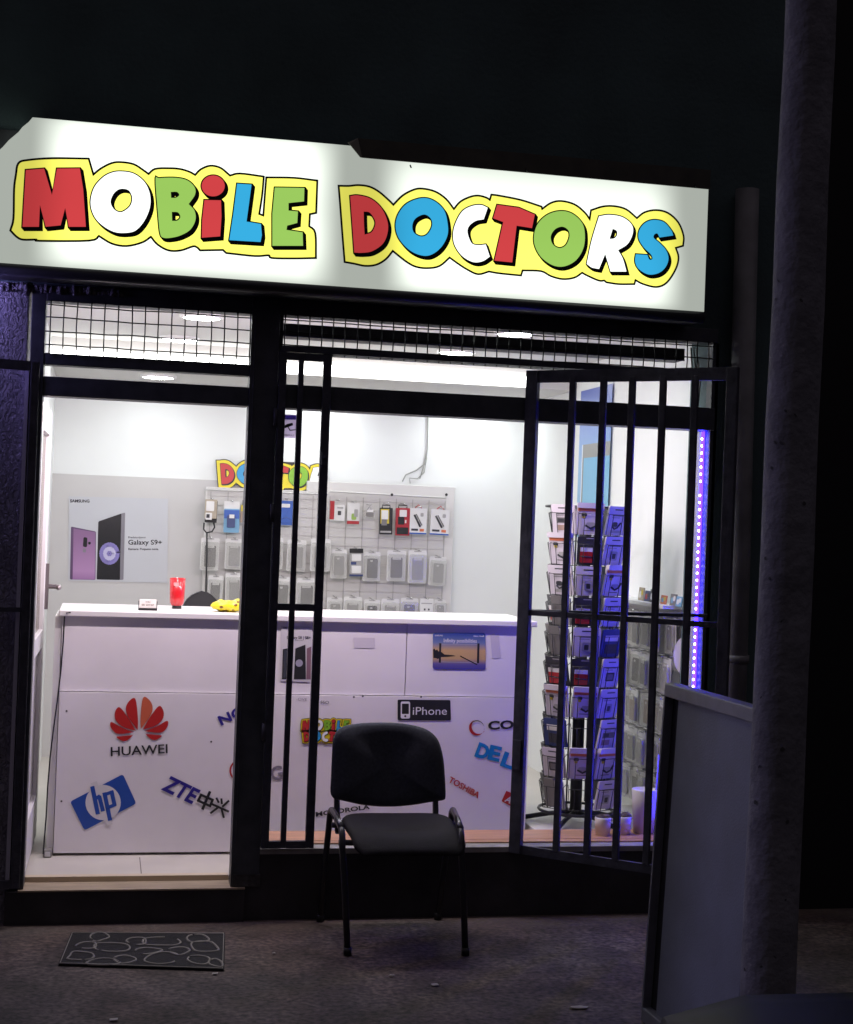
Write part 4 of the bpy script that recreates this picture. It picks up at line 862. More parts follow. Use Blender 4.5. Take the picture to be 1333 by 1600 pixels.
# stickers on the window glass
z5 = lambda x, y: (400+x/2.666, 460+y/2.666)
m = MB(); SGY = .046
m.poly([P([z5(102, 498), z5(170, 501), z5(167, 600), z5(100, 596)], SGY)], 0); m.poly([P([z5(106, 502), z5(167, 505), z5(167, 522), z5(105, 520)], SGY-.0008)], 1)
m.poly([P([z5(112, 552), z5(128, 540), z5(152, 535), z5(156, 545), z5(132, 553), z5(114, 560)], SGY-.0008)], 2)
for qd in stroke2([z5(134, 553), z5(142, 566), z5(164, 564)], 1.6): m.poly([P([(p.x, p.y) for p in qd], SGY-.0009)], 2)
ptext(m, 'VIDEO NADZOR', z5(108, 518), z5(164, 520), 3.2, SGY-.0015, 3, .02); ptext(m, 'OBJEKAT', z5(112, 588), z5(160, 591), 2.6, SGY-.0009, 2)
tag(m.build('camera_sticker', [film_mat('sticker_mauve', (.50, .42, .60)), film_mat('sticker_violet', (.10, .06, .48)), SATIN, mat('sticker_pale', (.5, .48, .7), .5)]), 'small violet warning sticker with a surveillance camera on the window glass', 'sticker')

# ================================================================== WINDOW LEDGE, RACK AND POTS
LZ = .292
m = MB(); m.box(.658, 2.502, .102, .29, .264, LZ, 0); m.box(.658, 2.50, .052, .102, .286, LZ-.001, 0)
tag(m.build('window_ledge', WOODL), 'orange wooden ledge inside the shop window under the display', 'ledge')
m = MB(); m.box(1.93, RX, .291, 1.05, FZ, .256, 0); tag(m.build('display_plinth', mat('plinth_white', (.62, .6, .58), .5), bevel=.004), 'low white platform under the wire rack in the window', 'platform')
RC = Vector((2.165, .62, .256)); WIRE = mat('black_wire', (.018, .018, .022), .4)
rack = thing('wire_rack', 'tall black revolving wire rack full of accessory packs in the window', 'rack', RC)
ZT, PIT_, NR = 1.700, .1365, 10
m = MB(); m.tube([RC+Vector((0, 0, .03)), RC+Vector((0, 0, ZT-.256))], .028, 14); m.build('pole', WIRE, rack)
m = MB()
for k in range(5): a2 = k*1.2566+.3; m.tube([RC+Vector((0, 0, .05)), RC+Vector((.12*math.cos(a2), .12*math.sin(a2), .035)), RC+Vector((.23*math.cos(a2), .23*math.sin(a2), .012))], .011, 8)
m.tube([RC+Vector((.17*math.cos(t*math.pi/12), .17*math.sin(t*math.pi/12), .06)) for t in range(24)], .007, 6, closed=True)
m.build('base', WIRE, rack)
base_a = math.atan2(CAM.y-RC.y, CAM.x-RC.x)+.10
RR = .172
for ring_z in (ZT+.002,):
    m = MB(); m.tube([(RC.x+.185*math.cos(t*math.pi/16), RC.y+.185*math.sin(t*math.pi/16), ring_z) for t in range(32)], .006, 6, closed=True)
    for k in range(8): a2 = base_a+k*math.pi/4+.39; m.tube([(RC.x, RC.y, ring_z-.01), (RC.x+.185*math.cos(a2), RC.y+.185*math.sin(a2), ring_z)], .004, 5)
    for k in range(8):
        a2 = base_a+k*math.pi/4+math.pi/8; m.tube([(RC.x+.145*math.cos(a2), RC.y+.145*math.sin(a2), ring_z), (RC.x+.145*math.cos(a2), RC.y+.145*math.sin(a2), .33)], .004, 5)
    m.build('frame', WIRE, rack)
def face_frame(k):
    a2 = base_a+{-1: -.62, 0: 0, 1: .62, 2: 1.30, -2: -1.30, 3: 2.2, -3: -2.2}[k]; n = Vector((math.cos(a2), math.sin(a2), 0)); u = Vector((-n.y, n.x, 0)); return n, u
def pocket(k, i):
    n, u = face_frame(k); zt_ = ZT-.004-i*PIT_; mb = MB(); w_ = .055
    c = Vector((RC.x, RC.y, 0))+n*(RR if abs(k) < 2 else .115)
    tilt = .022
    p = lambda s, z, d: c+u*s+n*(d+tilt*(1-(zt_-z)/.12))+Vector((0, 0, z))
    for s in (-.028, .028): mb.tube([p(s, zt_-.122, 0), p(s, zt_-.122, .028), p(s, zt_-.025, .030)], .0019, 5)
    mb.tube([p(-w_, zt_-.122, .028), p(w_, zt_-.122, .028)], .0019, 5); mb.tube([p(-w_, zt_-.025, .030), p(w_, zt_-.025, .030)], .0017, 5)
    for s in (-w_, w_): mb.tube([p(s, zt_-.122, -.01), p(s, zt_-.122, .028), p(s, zt_-.025, .030), p(s, zt_-.01, -.005)], .0018, 5)
    mb.build('wire_pocket', WIRE, rack); return p, zt_, n, u, c
RP = {-1: 'WHWGGKHDWG', 0: 'HKWKWKHEHE', 1: 'WWHWDWWWHW', -2: 'GDGKGGDKGG', 2: 'DGKGDGGKDG', -3: 'GKGDGGDGKG', 3: 'KGDGGKGDGG'}
COLN = {-1: 'left', 0: 'middle', 1: 'right', -2: 'far left', 2: 'far right', -3: 'rear left', 3: 'rear right'}; ORDN = ['top', 'second', 'third', 'fourth', 'fifth', 'sixth', 'seventh', 'eighth', 'ninth', 'tenth']
DESC = {'W': 'white printed pack', 'H': 'white pack with an orange folded head', 'G': 'slim grey pack', 'K': 'dark pack with red inside', 'D': 'dark blue card pack'}
for k in (-1, 0, 1, 2, -2, 3, -3):
    for i in range(NR):
        p_, zt_, n, u, c = pocket(k, i)
        if k not in RP: continue
        kd = RP[k][i]
        if kd == 'E': continue
        wv = random.uniform(.108, .126); j = random.uniform(-.006, .006)
        bl_ = p_(-wv/2+j, zt_-.118, .006); tl_ = p_(-wv/2+j+random.uniform(-.004, .004), zt_+.013, .012)
        U = u*wv; V = tl_-bl_; q = Pk(bl_, U, V, n)
        if u.dot(RT) < 0: q = Pk(bl_+U, -U, V, n)
        if kd in 'WH':
            q.slab(0, 0, 1, 1, 0, .010, 'rackwhite', .04)
            if kd == 'H':
                q.slab(.0, .90, 1, 1.08, -.002, .022, 'rackwhite', .2); q.slab(.05, .80, .95, .91, .010, .014, 'orange')
                q.slab(.18, .62, .38, .74, .010, .0115, 'dark', .4); q.slab(.22, .55, .34, .64, .0105, .012, 'yellow', .3)
                q.line([(.35, .32), (.55, .22), (.72, .30), (.82, .46)], .005, .011, 'dark'); q.slab(.38, .28, .70, .42, .010, .0125, 'lgrey', .4); q.slab(.30, .12, .7, .15, .010, .0106, 'grey')
            else:
                q.slab(.30, .86, .70, .90, .010, .0107, 'dark', .3); v = random.random()
                q.slab(.22, .66, .78, .70, .010, .0107, 'grey'); q.slab(.22, .60, .6, .62, .010, .0107, 'grey')
                if v < .3: q.slab(.28, .22, .72, .52, .010, .012, 'dark', .1); q.slab(.34, .27, .66, .46, .012, .0125, 'grey')
                elif v < .55: q.slab(.2, .36, .8, .56, .010, .0115, 'grey', .1); q.slab(.26, .40, .52, .52, .0115, .012, 'dark'); q.slab(.2, .12, .62, .3, .010, .0115, random.choice(['tan', 'sky', 'red', 'navy']))
                elif v < .7: q.line([(.3, .30), (.42, .22), (.56, .27), (.7, .44)], .0045, .011, 'dark'); q.slab(.3, .30, .55, .46, .010, .012, 'dark', .45); q.slab(.25, .08, .75, .18, .010, .0112, 'lgrey')
                else: q.slab(.34, .18, .66, .5, .010, .014, 'lgrey', .2); q.slab(.42, .24, .58, .42, .014, .0145, 'dark', .2)
        elif kd == 'G': q.slab(.1, 0, .55, 1, 0, .012, 'grey', .05); q.slab(.5, 0, .95, .94, .0, .009, 'lgrey', .05); q.slab(.6, .4, .85, .6, .009, .010, 'white')
        elif kd == 'K': q.slab(0, 0, 1, .98, 0, .008, 'dark', .05); q.slab(.12, .08, .62, .46, .008, .014, 'red', .05); q.slab(.12, .46, .62, .60, .008, .014, 'white'); q.slab(.66, .2, .95, .7, .008, .012, 'navy'); q.line([(.14, .3), (.6, .28)], .003, .0145, 'dark'); q.slab(.35, .9, .65, .93, .008, .0086, 'lgrey')
        else: q.slab(0, 0, 1, .96, 0, .010, 'navy', .05); q.slab(.15, .55, .85, .75, .010, .011, 'white'); q.slab(.2, .12, .8, .45, .010, .012, 'dark', .1)
        q.done('rack_pack', '%s in the %s rack column, %s row' % (DESC[kd], COLN[k], ORDN[i]), 'package', 'packs in the revolving wire rack')
# pots on the ledge
def pot(px0, px1, py, Y, h, label, name, cat, flare=1.1, cactus=True):
    a_, b_ = at(px0, py, Y=Y), at(px1, py, Y=Y); r = (b_-a_).length/2; c = Vector(((a_.x+b_.x)/2, Y, LZ if Y < .29 else .256))
    t = thing(name, label, cat, c); m = MB()
    m.lathe([(.0001, .002), (r*.94, .002), (r*.96, 0), (r*flare, h-.004), (r*flare-.002, h), (r*flare-.007, h-.001), (r*flare-.009, h-.02), (.0001, h-.02)], c, 36)
    m.build('pot', mat('white_ceramic', (.76, .74, .76), .3), t)
    return t, c, r
CAC = mat('brown_cactus', (.10, .075, .07), .9, noise=.3, nscale=60, bump=1, bscale=90)
for (x0, x1, Y, lab, bumps) in ((931, 953, .165, 'small white pot with two round cacti on the window ledge, left of the pair', ((-.012, .022), (.014, .024))), (964, 985, .185, 'small white pot with one round cactus on the window ledge, right of the pair', ((.008, .028),))):
    t, c, r = pot(x0, x1, 1290, Y, .078, lab, 'cactus_pot', 'plant pot', 1.12)
    for dx, rr in bumps:
        m = MB(); m.lathe([(.0001, -rr*.3), (rr*.9, -rr*.2), (rr, rr*.2), (rr*.85, rr*.7), (rr*.45, rr*1.02), (.0001, rr*1.1)], c+Vector((dx, 0, .065)), 18)
        for k in range(40):
            a2, z_ = random.uniform(0, 6.28), random.uniform(-.1, 1); d = Vector((math.cos(a2)*math.sqrt(max(0, 1-z_*z_)), math.sin(a2)*math.sqrt(max(0, 1-z_*z_)), z_)); q_ = c+Vector((dx, 0, .065+rr*.15))+d*rr*.95; m.tube([q_, q_+d*.006], .0007, 3)
        m.build('cactus', CAC, t)
t, c, r = pot(990, 1022, 1290, .215, .19, 'large white flared pot beside the small cactus pots', 'flower_pot', 'plant pot', 1.22)
c2 = Vector((at(1030, 1290, Y=.2).x, .20, LZ)); m = MB(); m.lathe([(.0001, .002), (.028, 0), (.030, .175), (.026, .175), (.025, .16), (.0001, .16)], c2, 24)
tag(m.build('slim_pot', mat('white_ceramic', (.76, .74, .76), .3)), 'slim white pot lit blue by the led strip, beside the large pot', 'plant pot')
m = MB(); lv = [at(1024, 1240, Y=.20), at(1027, 1205, Y=.20), at(1028, 1180, Y=.21), at(1034, 1178, Y=.21), at(1034, 1210, Y=.20), at(1031, 1240, Y=.20)]
m.prism(lv, (0, .004, 0)); m.box(c2.x-.004, c2.x+.004, .198, .204, LZ+.16, lv[0].z+.01); tag(m.build('plant_leaf', mat('leaf_violet_white', (.5, .47, .6), .5)), 'tall pale pointed leaf standing up from the slim pot', 'plant')
dc = at(1080, 1026, Y=.25)
m = MB(); nrm = Vector((-.85, -.5, 0)).normalized(); uu = Vector((-nrm.y, nrm.x, 0)); R_ = .098
m.prism([dc+uu*R_*math.cos(k*math.pi/20)+Vector((0, 0, R_*math.sin(k*math.pi/20))) for k in range(40)], -nrm*.014)
m.tube([(dc.x+.01, dc.y+.01, dc.z-.08), (dc.x+.02, dc.y+.01, LZ+.001)], .012, 10); m.lathe([(.0001, 0), (.04, 0), (.04, .008), (.0001, .01)], (dc.x+.02, dc.y+.01, LZ), 20)
tag(m.build('round_stand', mat('pale_pink_plastic', (.66, .62, .66), .4)), 'round pale disc on a stem at the right end of the window', 'stand')

# ================================================================== RIGHT WALL: poster and phone case board
X0 = RX-.012
def pz(l, dx=0): return [at(px, py, X=X0-dx) for px, py in l]
def wallquad(y0, y1, z0, z1, dx): return [(X0-dx, y0, z0), (X0-dx, y1, z0), (X0-dx, y1, z1), (X0-dx, y0, z1)]
ya, yb = at(952, 750, X=X0).y, at(903, 750, X=X0).y; ztop, zbot = at(906, 612, X=X0).z, at(930, 800, X=X0).z-.14
m = MB(); m.poly([wallquad(ya, yb, zbot, ztop, 0)], 0)
yc = at(910, 720, X=X0).y; yd = at(948, 720, X=X0).y-.1; zp = at(912, 695, X=X0).z
m.poly([wallquad(ya+.0, yc, zbot, zp, .001)], 1); m.poly([wallquad(ya+.0, yc-.03, zbot, zp-.075, .002)], 2); m.poly([wallquad(yc-.012, yc+.004, zbot, zp, .0025)], 3)
m.poly([wallquad(ya, yc-.1, zbot, zbot+.17, .0026)], 3)
tag(m.build('wall_poster', [grad_mat('poster_blue', [(0, (.22, .42, .62)), (.45, (.22, .42, .66)), (.75, (.13, .22, .55)), (1, (.08, .12, .42))]), mat('phone_grey_edge', (.24, .24, .23), .4), grad_mat('phone_sky', [(0, (.46, .52, .50)), (.12, (.20, .45, .62)), (1, (.04, .30, .58))]), mat('pale_edge', (.72, .78, .82), .4)]),
    'tall blue phone poster on the right hand shop wall behind the bars', 'poster')
sb = thing('case_board', 'white board with rows of phone case packs along the right shop wall', 'display board', (2.58, .8, .3))
m = MB(); m.box(2.575, 2.597, .40, 1.35, .30, 1.255, 0); m.build('panel', CLR['card'], sb)
m = MB(); m.box(2.47, 2.597, .40, 1.35, 1.257, 1.272, 0); m.build('shelf', WHITE, sb)
m = MB()
for i in range(5):
    z = 1.215-i*.185; m.tube([(2.569, .41, z), (2.569, 1.34, z)], .004, 5)
    for k in range(7): y = .46+k*.135; m.tube([(2.575, y, z), (2.50, y, z-.002), (2.495, y, z+.01)], .003, 5)
m.build('hooks', CHROME, sb)
nth = ['first', 'second', 'third', 'fourth', 'fifth', 'sixth', 'seventh']
for i in range(5):
    for k in range(7):
        y = .46+k*.135; z = 1.208-i*.185; tw = random.uniform(-.012, .012)
        q = Pk((2.535+random.uniform(-.02, .015), y+.056+tw, z-.158), Vector((random.uniform(-.015, .015), -.112, 0)), Vector((0, -tw, .166)), (-1, 0, 0))
        inner = random.choice(['grey', 'grey', 'lgrey', 'dark', 'tan'])
        case_pack(q, inner, random.random() < .25)
        q.done('phone_case_pack', '%s phone case pack on the right wall board, %s row down, %s from the window' % ({'grey': 'grey', 'lgrey': 'pale', 'dark': 'black', 'tan': 'brownish'}[inner], ORDN[i], nth[k]), 'package', 'phone case packs on the right wall board')
for (px, py, c_, hh, lab) in ((1002, 929, 'beige', .062, 'small pinkish picture card on top of the right wall board'), (1011.5, 932, 'navy', .05, 'small dark blue picture card on top of the right wall board'), (1020, 930, 'dark', .06, 'small dark card half behind a grille bar on the board top'),
                             (1037, 934, 'orange', .04, 'small orange figure shaped card on top of the right wall board'), (1052, 936, 'grey', .052, 'small grey picture card at the window end of the board top'), (1061, 938, 'sky', .045, 'small pale blue card last on the board top')):
    p0 = at(px, py+8, X=2.52); q = Pk((2.52, p0.y+.036, 1.2725), Vector((.0, -.072, 0)), Vector((.006, 0, hh)), (-1, 0, 0))
    q.slab(0, 0, 1, 1, 0, .004, c_, .05); q.slab(.15, .2, .55, .7, .004, .0046, random.choice(['white', 'red', 'sky', 'tan']), .4); q.slab(.5, .4, .85, .85, .004, .0048, random.choice(['dark', 'yellow', 'white']), .4)
    q.done('picture_card', lab, 'card', 'picture cards on the board top')

# ================================================================== SECURITY GRILLES
def grille(name, label, loc, pts_bars, wbar, depth):
    t = thing(name, label, 'security grille', loc, 'steel security grilles')
    return t
# narrow fixed leaf left of the window
GY = -.03
def vbar(t, nm, pa, pb, w_, Y=GY, thick=.02, mt=GRILL):
    a_, b_ = at(*pa, Y=Y), at(*pb, Y=Y); x = (a_.x+b_.x)/2; m = MB(); m.box(x-w_/2, x+w_/2, Y-thick/2, Y+thick/2, b_.z, a_.z); return m.build(nm, mt, t, bevel=.002)
t = thing('security_grille', 'narrow dark steel grille of three upright bars left of the chair', 'security grille', (.74, GY, .29), 'steel security grilles')
zt_, zb_ = 2.262, .290
def vb(nm, x, w_, z0, z1, tt, dy=0): m = MB(); m.box(x-w_/2, x+w_/2, GY-.011+dy, GY+.011+dy, z0, z1); return m.build(nm, GRILL, tt, bevel=.002)
xa, xb_, xc = at(432, 800, Y=GY).x+.004, at(462, 800, Y=GY).x, at(503, 800, Y=GY).x
vb('frame_upright', xa, .030, zb_, zt_, t); vb('bar', xb_, .022, zb_+.001, zt_-.004, t); vb('frame_upright', xc, .034, zb_, zt_, t)
for z in (zt_-.017, 1.248, zb_+.014):
    m = MB(); m.box(xa+.015, xb_-.011, GY-.010, GY+.010, z-.014, z+.014); m.box(xb_+.011, xc-.017, GY-.010, GY+.010, z-.014, z+.014); m.build('rail', GRILL, t)
m = MB(); lz = at(507, 715, Y=GY).z; m.box(xc-.012, xc+.012, GY-.026, GY-.0105, lz-.03, lz+.02); m.tube([(xc, GY-.028, lz), (xc, GY-.034, lz)], .008, 8); m.build('latch', GRILL, t)
m = MB()
for z in (2.0, 1.62, .75): m.tube([(xa-.022, GY-.006, z-.035), (xa-.022, GY-.006, z+.035)], .009, 8)
m.build('hinge', GRILL, t)
# top rail that carries the grilles
m = MB(); m.box(.665, 2.49, -.045, -.021, 2.262, 2.284); tag(m.build('grille_track', GRILL, bevel=.002), 'dark steel bar running along the window top over the grilles', 'bar')
# right leaf swung outwards
H0 = Vector((1.708, -.03, 0)); H1 = Vector((2.361, -.60, 0)); gd = (H1-H0).normalized(); gl = (H1-H0).length
gn = Vector((gd.y, -gd.x, 0))
t = thing('security_grille', 'wide dark steel grille leaf swung outwards in front of the wire rack', 'security grille', (1.708, -.03, .29), 'steel security grilles')
def gbox(mb, u0, u1, z0, z1, d=.011):
    vs = [H0+gd*u+gn*s+Vector((0, 0, z)) for z in (z0, z1) for s in (-d, d) for u in (u0, u1)]
    mb.add(vs, [(0, 2, 3, 1), (4, 5, 7, 6), (0, 1, 5, 4), (2, 6, 7, 3), (0, 4, 6, 2), (1, 3, 7, 5)])
gz0, gz1 = .262, 2.246
def umatch(px, py):
    # distance along the leaf of the bar that the photograph shows at (px, py)
    d = (px-666.5)/F*RT-(py-800)/F*UP+FW; det = d.x*(-gd.y)+gd.x*d.y; rx_, ry_ = H0.x-CAM.x, H0.y-CAM.y
    tt = (rx_*(-gd.y)+gd.x*ry_)/det; return (CAM.x+d.x*tt-H0.x)*gd.x+(CAM.y+d.y*tt-H0.y)*gd.y
m = MB(); gbox(m, -.03, .022, gz0, gz1, .016); m.build('frame_upright', GRILL, t, bevel=.003)
m = MB(); gbox(m, gl-.045, gl, gz0, gz1, .014); m.build('frame_upright', GRILL, t, bevel=.003)
for px, py in ((892, 700), (940, 700), (985, 700), (1033, 700), (1083, 700)):
    u_ = umatch(px, py); m = MB(); gbox(m, u_-.013, u_+.013, gz0+.03, gz1-.03, .010); m.build('bar', GRILL, t, bevel=.002)
for z0, z1 in ((gz1-.05, gz1), (1.24, 1.262), (gz0, gz0+.035)):
    m = MB(); gbox(m, .022, gl-.045, z0, z1, .0085); m.build('rail', GRILL, t)
m = MB(); lz = at(820, 1180, Y=-.05).z
gbox(m, -.024, .012, lz-.06, lz+.06, .024); m.build('lock_plate', GRILL, t)
# gate leaf of the door, folded back along the stucco wall
t = thing('security_grille', 'dark steel door gate folded back against the violet stucco wall', 'security grille', (-.30, -.04, .14), 'steel security grilles')
L0_ = Vector((-.276, -.052, 0)); ld = Vector((-1, -.16, 0)).normalized(); ln = Vector((ld.y, -ld.x, 0))
def lbox(mb, u0, u1, z0, z1, d=.012):
    vs = [L0_+ld*u+ln*s+Vector((0, 0, z)) for z in (z0, z1) for s in (-d, d) for u in (u0, u1)]
    mb.add(vs, [(0, 2, 3, 1), (4, 5, 7, 6), (0, 1, 5, 4), (2, 6, 7, 3), (0, 4, 6, 2), (1, 3, 7, 5)])
m = MB(); lbox(m, -.012, .020, .15, 2.165); m.build('frame_upright', GRILL, t, bevel=.002)
m = MB(); lbox(m, .74, .77, .15, 2.165); m.build('frame_upright', GRILL, t, bevel=.002)
for u_ in (.150, .265, .38, .495, .61): m = MB(); lbox(m, u_-.009, u_+.009, .17, 2.14, .009); m.build('bar', GRILL, t)
for z0, z1 in ((2.128, 2.165), (1.205, 1.222), (.15, .18)): m = MB(); lbox(m, .020, .74, z0, z1, .0095); m.build('rail', GRILL, t)

# ================================================================== DOWNPIPE, CONCRETE POLE, METAL GATE
pa, pb = at(1168, 292, Y=-.06), at(1172, 1080, Y=-.06)
t = thing('downpipe', 'grey rain downpipe on the dark wall right of the sign', 'downpipe', (pa.x, -.06, 0))
m = MB(); m.tube([(pa.x+.0, -.06, 3.06), (pa.x+.02, -.06, 1.5), (pa.x+.03, -.06, .0)], .050, 18); m.build('pipe', GALV, t)
m = MB()
for z in (1.08,): m.tube([(pa.x+(3.06-z)*.012, -.06, z-.016), (pa.x+(3.06-z)*.012, -.06, z+.016)], .056, 18)
m.build('clamp', GALV, t)
pc0 = at(1206, 1400, Y=-2.02); pc1 = at(1249, 420, Y=-2.02)
t = thing('concrete_pole', 'rough round concrete street pole at the right with dark blemishes', 'pole', (pc0.x, -2.02, 0))
m = MB(); N = 40; dirp = (pc1-pc0)/(pc1.z-pc0.z)
m.tube([pc0+dirp*(z-pc0.z)+Vector((.0015*math.sin(z*9), .0015*math.cos(z*7), 0)) for z in [7.0*k/N for k in range(N+1)]], [.0785-.0022*7.0*k/N for k in range(N+1)], 40)
m.build('shaft', CONC, t)
m = MB(); 
for k in range(26):
    z = random.uniform(.3, 2.4); a2 = random.uniform(3.0, 4.9); q0 = pc0+dirp*(z-pc0.z); d = Vector((math.cos(a2), math.sin(a2), 0)); rr = .0785-.0022*z
    m.disc(q0+d*(rr+.0012), random.uniform(.002, .008), d, 0, 9, random.uniform(.002, .007))
m.build('stain', mat('pole_stain', (.05, .05, .055), .9), t)
# low metal gate from the pavement end to the pole
ga, gb_ = Vector((1.806, -1.33, 0)), Vector((1.827, -1.985, 0)); gd2 = (gb_-ga).normalized(); gn2 = Vector((-gd2.y, gd2.x, 0)); GL = (gb_-ga).length
if gn2.x > 0: gn2 = -gn2
t = thing('metal_gate', 'low grey blue sheet metal gate in a steel frame beside the concrete pole', 'gate', ga)
def g2(mb, u0, u1, z0, z1, d0, d1):
    vs = [ga+gd2*u+gn2*s+Vector((.042*z/1.1, 0, z)) for z in (z0, z1) for s in (d0, d1) for u in (u0, u1)]
    mb.add(vs, [(0, 2, 3, 1), (4, 5, 7, 6), (0, 1, 5, 4), (2, 6, 7, 3), (0, 4, 6, 2), (1, 3, 7, 5)])
SHEET = mat('blue_grey_sheet', (.135, .15, .20), .65, noise=.14, nscale=6, bump=.15, bscale=150); FRM = mat('gate_frame_steel', (.15, .155, .19), .5, noise=.15, nscale=20)
m = MB(); g2(m, .075, GL-.006, .045, 1.062, -.004, .004); m.build('sheet_panel', SHEET, t)
m = MB(); g2(m, .0, GL, 1.062, 1.106, -.025, .025); m.build('rail', FRM, t, bevel=.004)
m = MB(); g2(m, .0, GL, .0, .045, -.025, .025); m.build('rail', FRM, t, bevel=.004)
m = MB(); g2(m, .0, .012, .045, 1.062, -.025, .025); g2(m, .012, .075, .045, 1.062, -.025, -.006, ); m.build('frame_upright', FRM, t)
m = MB(); g2(m, .014, .073, .046, 1.061, -.0055, -.0035); m.build('dark_channel', NIGHTW, t)
m = MB(); g2(m, GL-.02, GL, .045, 1.062, -.025, -.0045); m.build('frame_upright', FRM, t)

# ================================================================== CHAIR
FL, FR, BL, BR = at(543, 1493, Z=0), at(727, 1493, Z=0), at(500, 1440, Z=0), at(684, 1437, Z=0)
chair = thing('visitor_chair', 'empty black upholstered visitor chair standing on the pavement before the window', 'chair', (1.15, -.3, 0))
LEG = mat('chair_leg_black', (.022, .022, .028), .35); UPH = mat('black_fabric', (.070, .075, .095), .95, noise=.15, nscale=80, bump=.15, bscale=400, spec=.2); SEATM = mat('worn_black_seat', (.018, .016, .020), .8, noise=.35, nscale=22, bump=.3, bscale=260, spec=.25)
SZ = .455
def chleg(f_, b_, sgn):
    ft = at(*(536 if sgn < 0 else 722, 1294), Y=f_.y+.03); ft.z = SZ-.01
    bt_ = at(*(515 if sgn < 0 else 705, 1278), Y=b_.y-.06); bt_.z = SZ+.005
    m = MB(); d = bt_-ft
    m.tube([f_+Vector((0, 0, .004)), f_.lerp(ft, .5), ft-Vector((0, 0, .05)), ft-Vector((0, 0, .012))+d*.03, ft+d*.12+Vector((0, 0, .008)), ft+d*.45+Vector((0, 0, .01))], .0125, 12); m.build('leg', LEG, chair)
    m = MB(); m.tube([b_+Vector((0, 0, .004)), b_.lerp(bt_, .5), bt_-Vector((0, 0, .05)), bt_-Vector((0, 0, .012))-d*.03, bt_-d*.12+Vector((0, 0, .006)), ft+d*.46+Vector((0, 0, .01))], .0125, 12); m.build('leg', LEG, chair)
    m = MB(); a0 = ft+d*.10+Vector((0, 0, .0195)); a1 = ft+d*.8+Vector((0, 0, .0195)); m.tube([a0-Vector((0, 0, .006)), a0.lerp(a1, .5)-Vector((0, 0, .004)), a1-Vector((0, 0, .006))], .0115, 10); m.build('side_bar', mat('worn_dark_chrome', (.10, .10, .11), .28, metal=1), chair)
    for p, nm in ((f_, 'foot'), (b_, 'foot')):
        m = MB(); m.tube([p+Vector((0, 0, .001)), p+Vector((0, 0, .03))], .0155, 12); m.build('foot', BLACK, chair)
    return ft, bt_
fl_, bl2 = chleg(FL, BL, -1); fr_, br2 = chleg(FR, BR, 1)
# seat: grid surface with waterfall front
sfl, sfr = at(540, 1322, Z=SZ), at(731, 1322, Z=SZ); sbl, sbr = at(531, 1270, Z=SZ), at(699, 1270, Z=SZ)
S2 = .414; sf0, sf1 = Vector((.945, FL.y-.04, S2)), Vector((1.372, FR.y-.015, S2)); sb0, sb1 = Vector((.950, -.125, S2+.008)), Vector((1.392, -.13, S2+.008))
m = MB(); NU, NV = 20, 20; top = []; bot = []
for j in range(NV+1):
    v = j/NV; rowa = sb0.lerp(sf0, v); rowb = sb1.lerp(sf1, v)
    corner = 0 if .16 < v < .84 else (.16-min(v, 1-v))/.16
    ins = .030*corner**2.2
    for i in range(NU+1):
        u_ = i/NU; s = 2*u_-1; p = rowa.lerp(rowb, u_); w_ = (rowb-rowa).normalized(); p -= w_*ins*s*1.2
        dip = .024*(1-s*s)*math.sin(math.pi*min(1, v*1.15)); edge = .010*(abs(s)**6)
        wf_ = -.055*max(0, (v-.68)/.32)**2
        top.append(p+Vector((0, -.035*max(0, v-.9)*(1-abs(s)**3), .030-dip-edge+wf_+.018*max(0, 1-v*5)*0)))
        bot.append(p+Vector((0, 0, -.012-.16*max(0, v-.7)**1.3)))
n1 = (NU+1)*(NV+1); idx_ = lambda i, j: j*(NU+1)+i
fs = [(idx_(i, j), idx_(i, j+1), idx_(i+1, j+1), idx_(i+1, j)) for j in range(NV) for i in range(NU)]
fs += [tuple(n1+k for k in reversed(q)) for q in fs]
loop = [idx_(i, 0) for i in range(NU)]+[idx_(NU, j) for j in range(NV)]+[idx_(i, NV) for i in range(NU, 0, -1)]+[idx_(0, j) for j in range(NV, 0, -1)]
fs += [(loop[k], loop[(k+1) % len(loop)], n1+loop[(k+1) % len(loop)], n1+loop[k]) for k in range(len(loop))]
m.add(top+bot, fs, 0, True); so_ = m.build('seat', SEATM, chair); sd = so_.modifiers.new('sub', 'SUBSURF'); sd.levels = 1; sd.render_levels = 1
# backrest
zc = lambda x, y: (480+x/4, 1120+y/4)
bo = [(146,470),(150,380),(157,250),(165,150),(190,95),(235,66),(320,50),(450,45),(580,48),(680,62),(755,85),(800,120),(828,170),(848,260),(856,380),(858,490),(845,514),(800,524),(740,536),(660,551),(580,560),(500,563),(420,560),(340,550),(270,534),(210,519),(165,508)]
BYc = -.075
ring = []
pts = [at(*zc(*p), Y=BYc) for p in smooth_loop(bo, 3)]
cxm = sum(p.x for p in pts)/len(pts); zlo, zhi = min(p.z for p in pts), max(p.z for p in pts); hw = (max(p.x for p in pts)-min(p.x for p in pts))/2
def bend(p, extra, inset):
    s = (p.x-cxm)/hw; h = (p.z-zlo)/(zhi-zlo); c_ = Vector((cxm, 0, (zlo+zhi)/2)); q = Vector((p.x, 0, p.z)); q = c_+(q-c_)*(1-inset)
    return Vector((q.x, BYc+.02*h-.028*s*s+extra, q.z))
rings = [[bend(p, e_, i_) for p in pts] for e_, i_ in ((-.004, .55), (-.008, .25), (-.006, .06), (.004, .0), (.026, .0), (.036, .05), (.038, .5))]
m = MB(); n_ = len(pts); vs = [q for r_ in rings for q in r_]; c0 = bend(Vector((cxm, 0, (zlo+zhi)/2)), -.002, 0); c1 = bend(Vector((cxm, 0, (zlo+zhi)/2)), .038, 0)
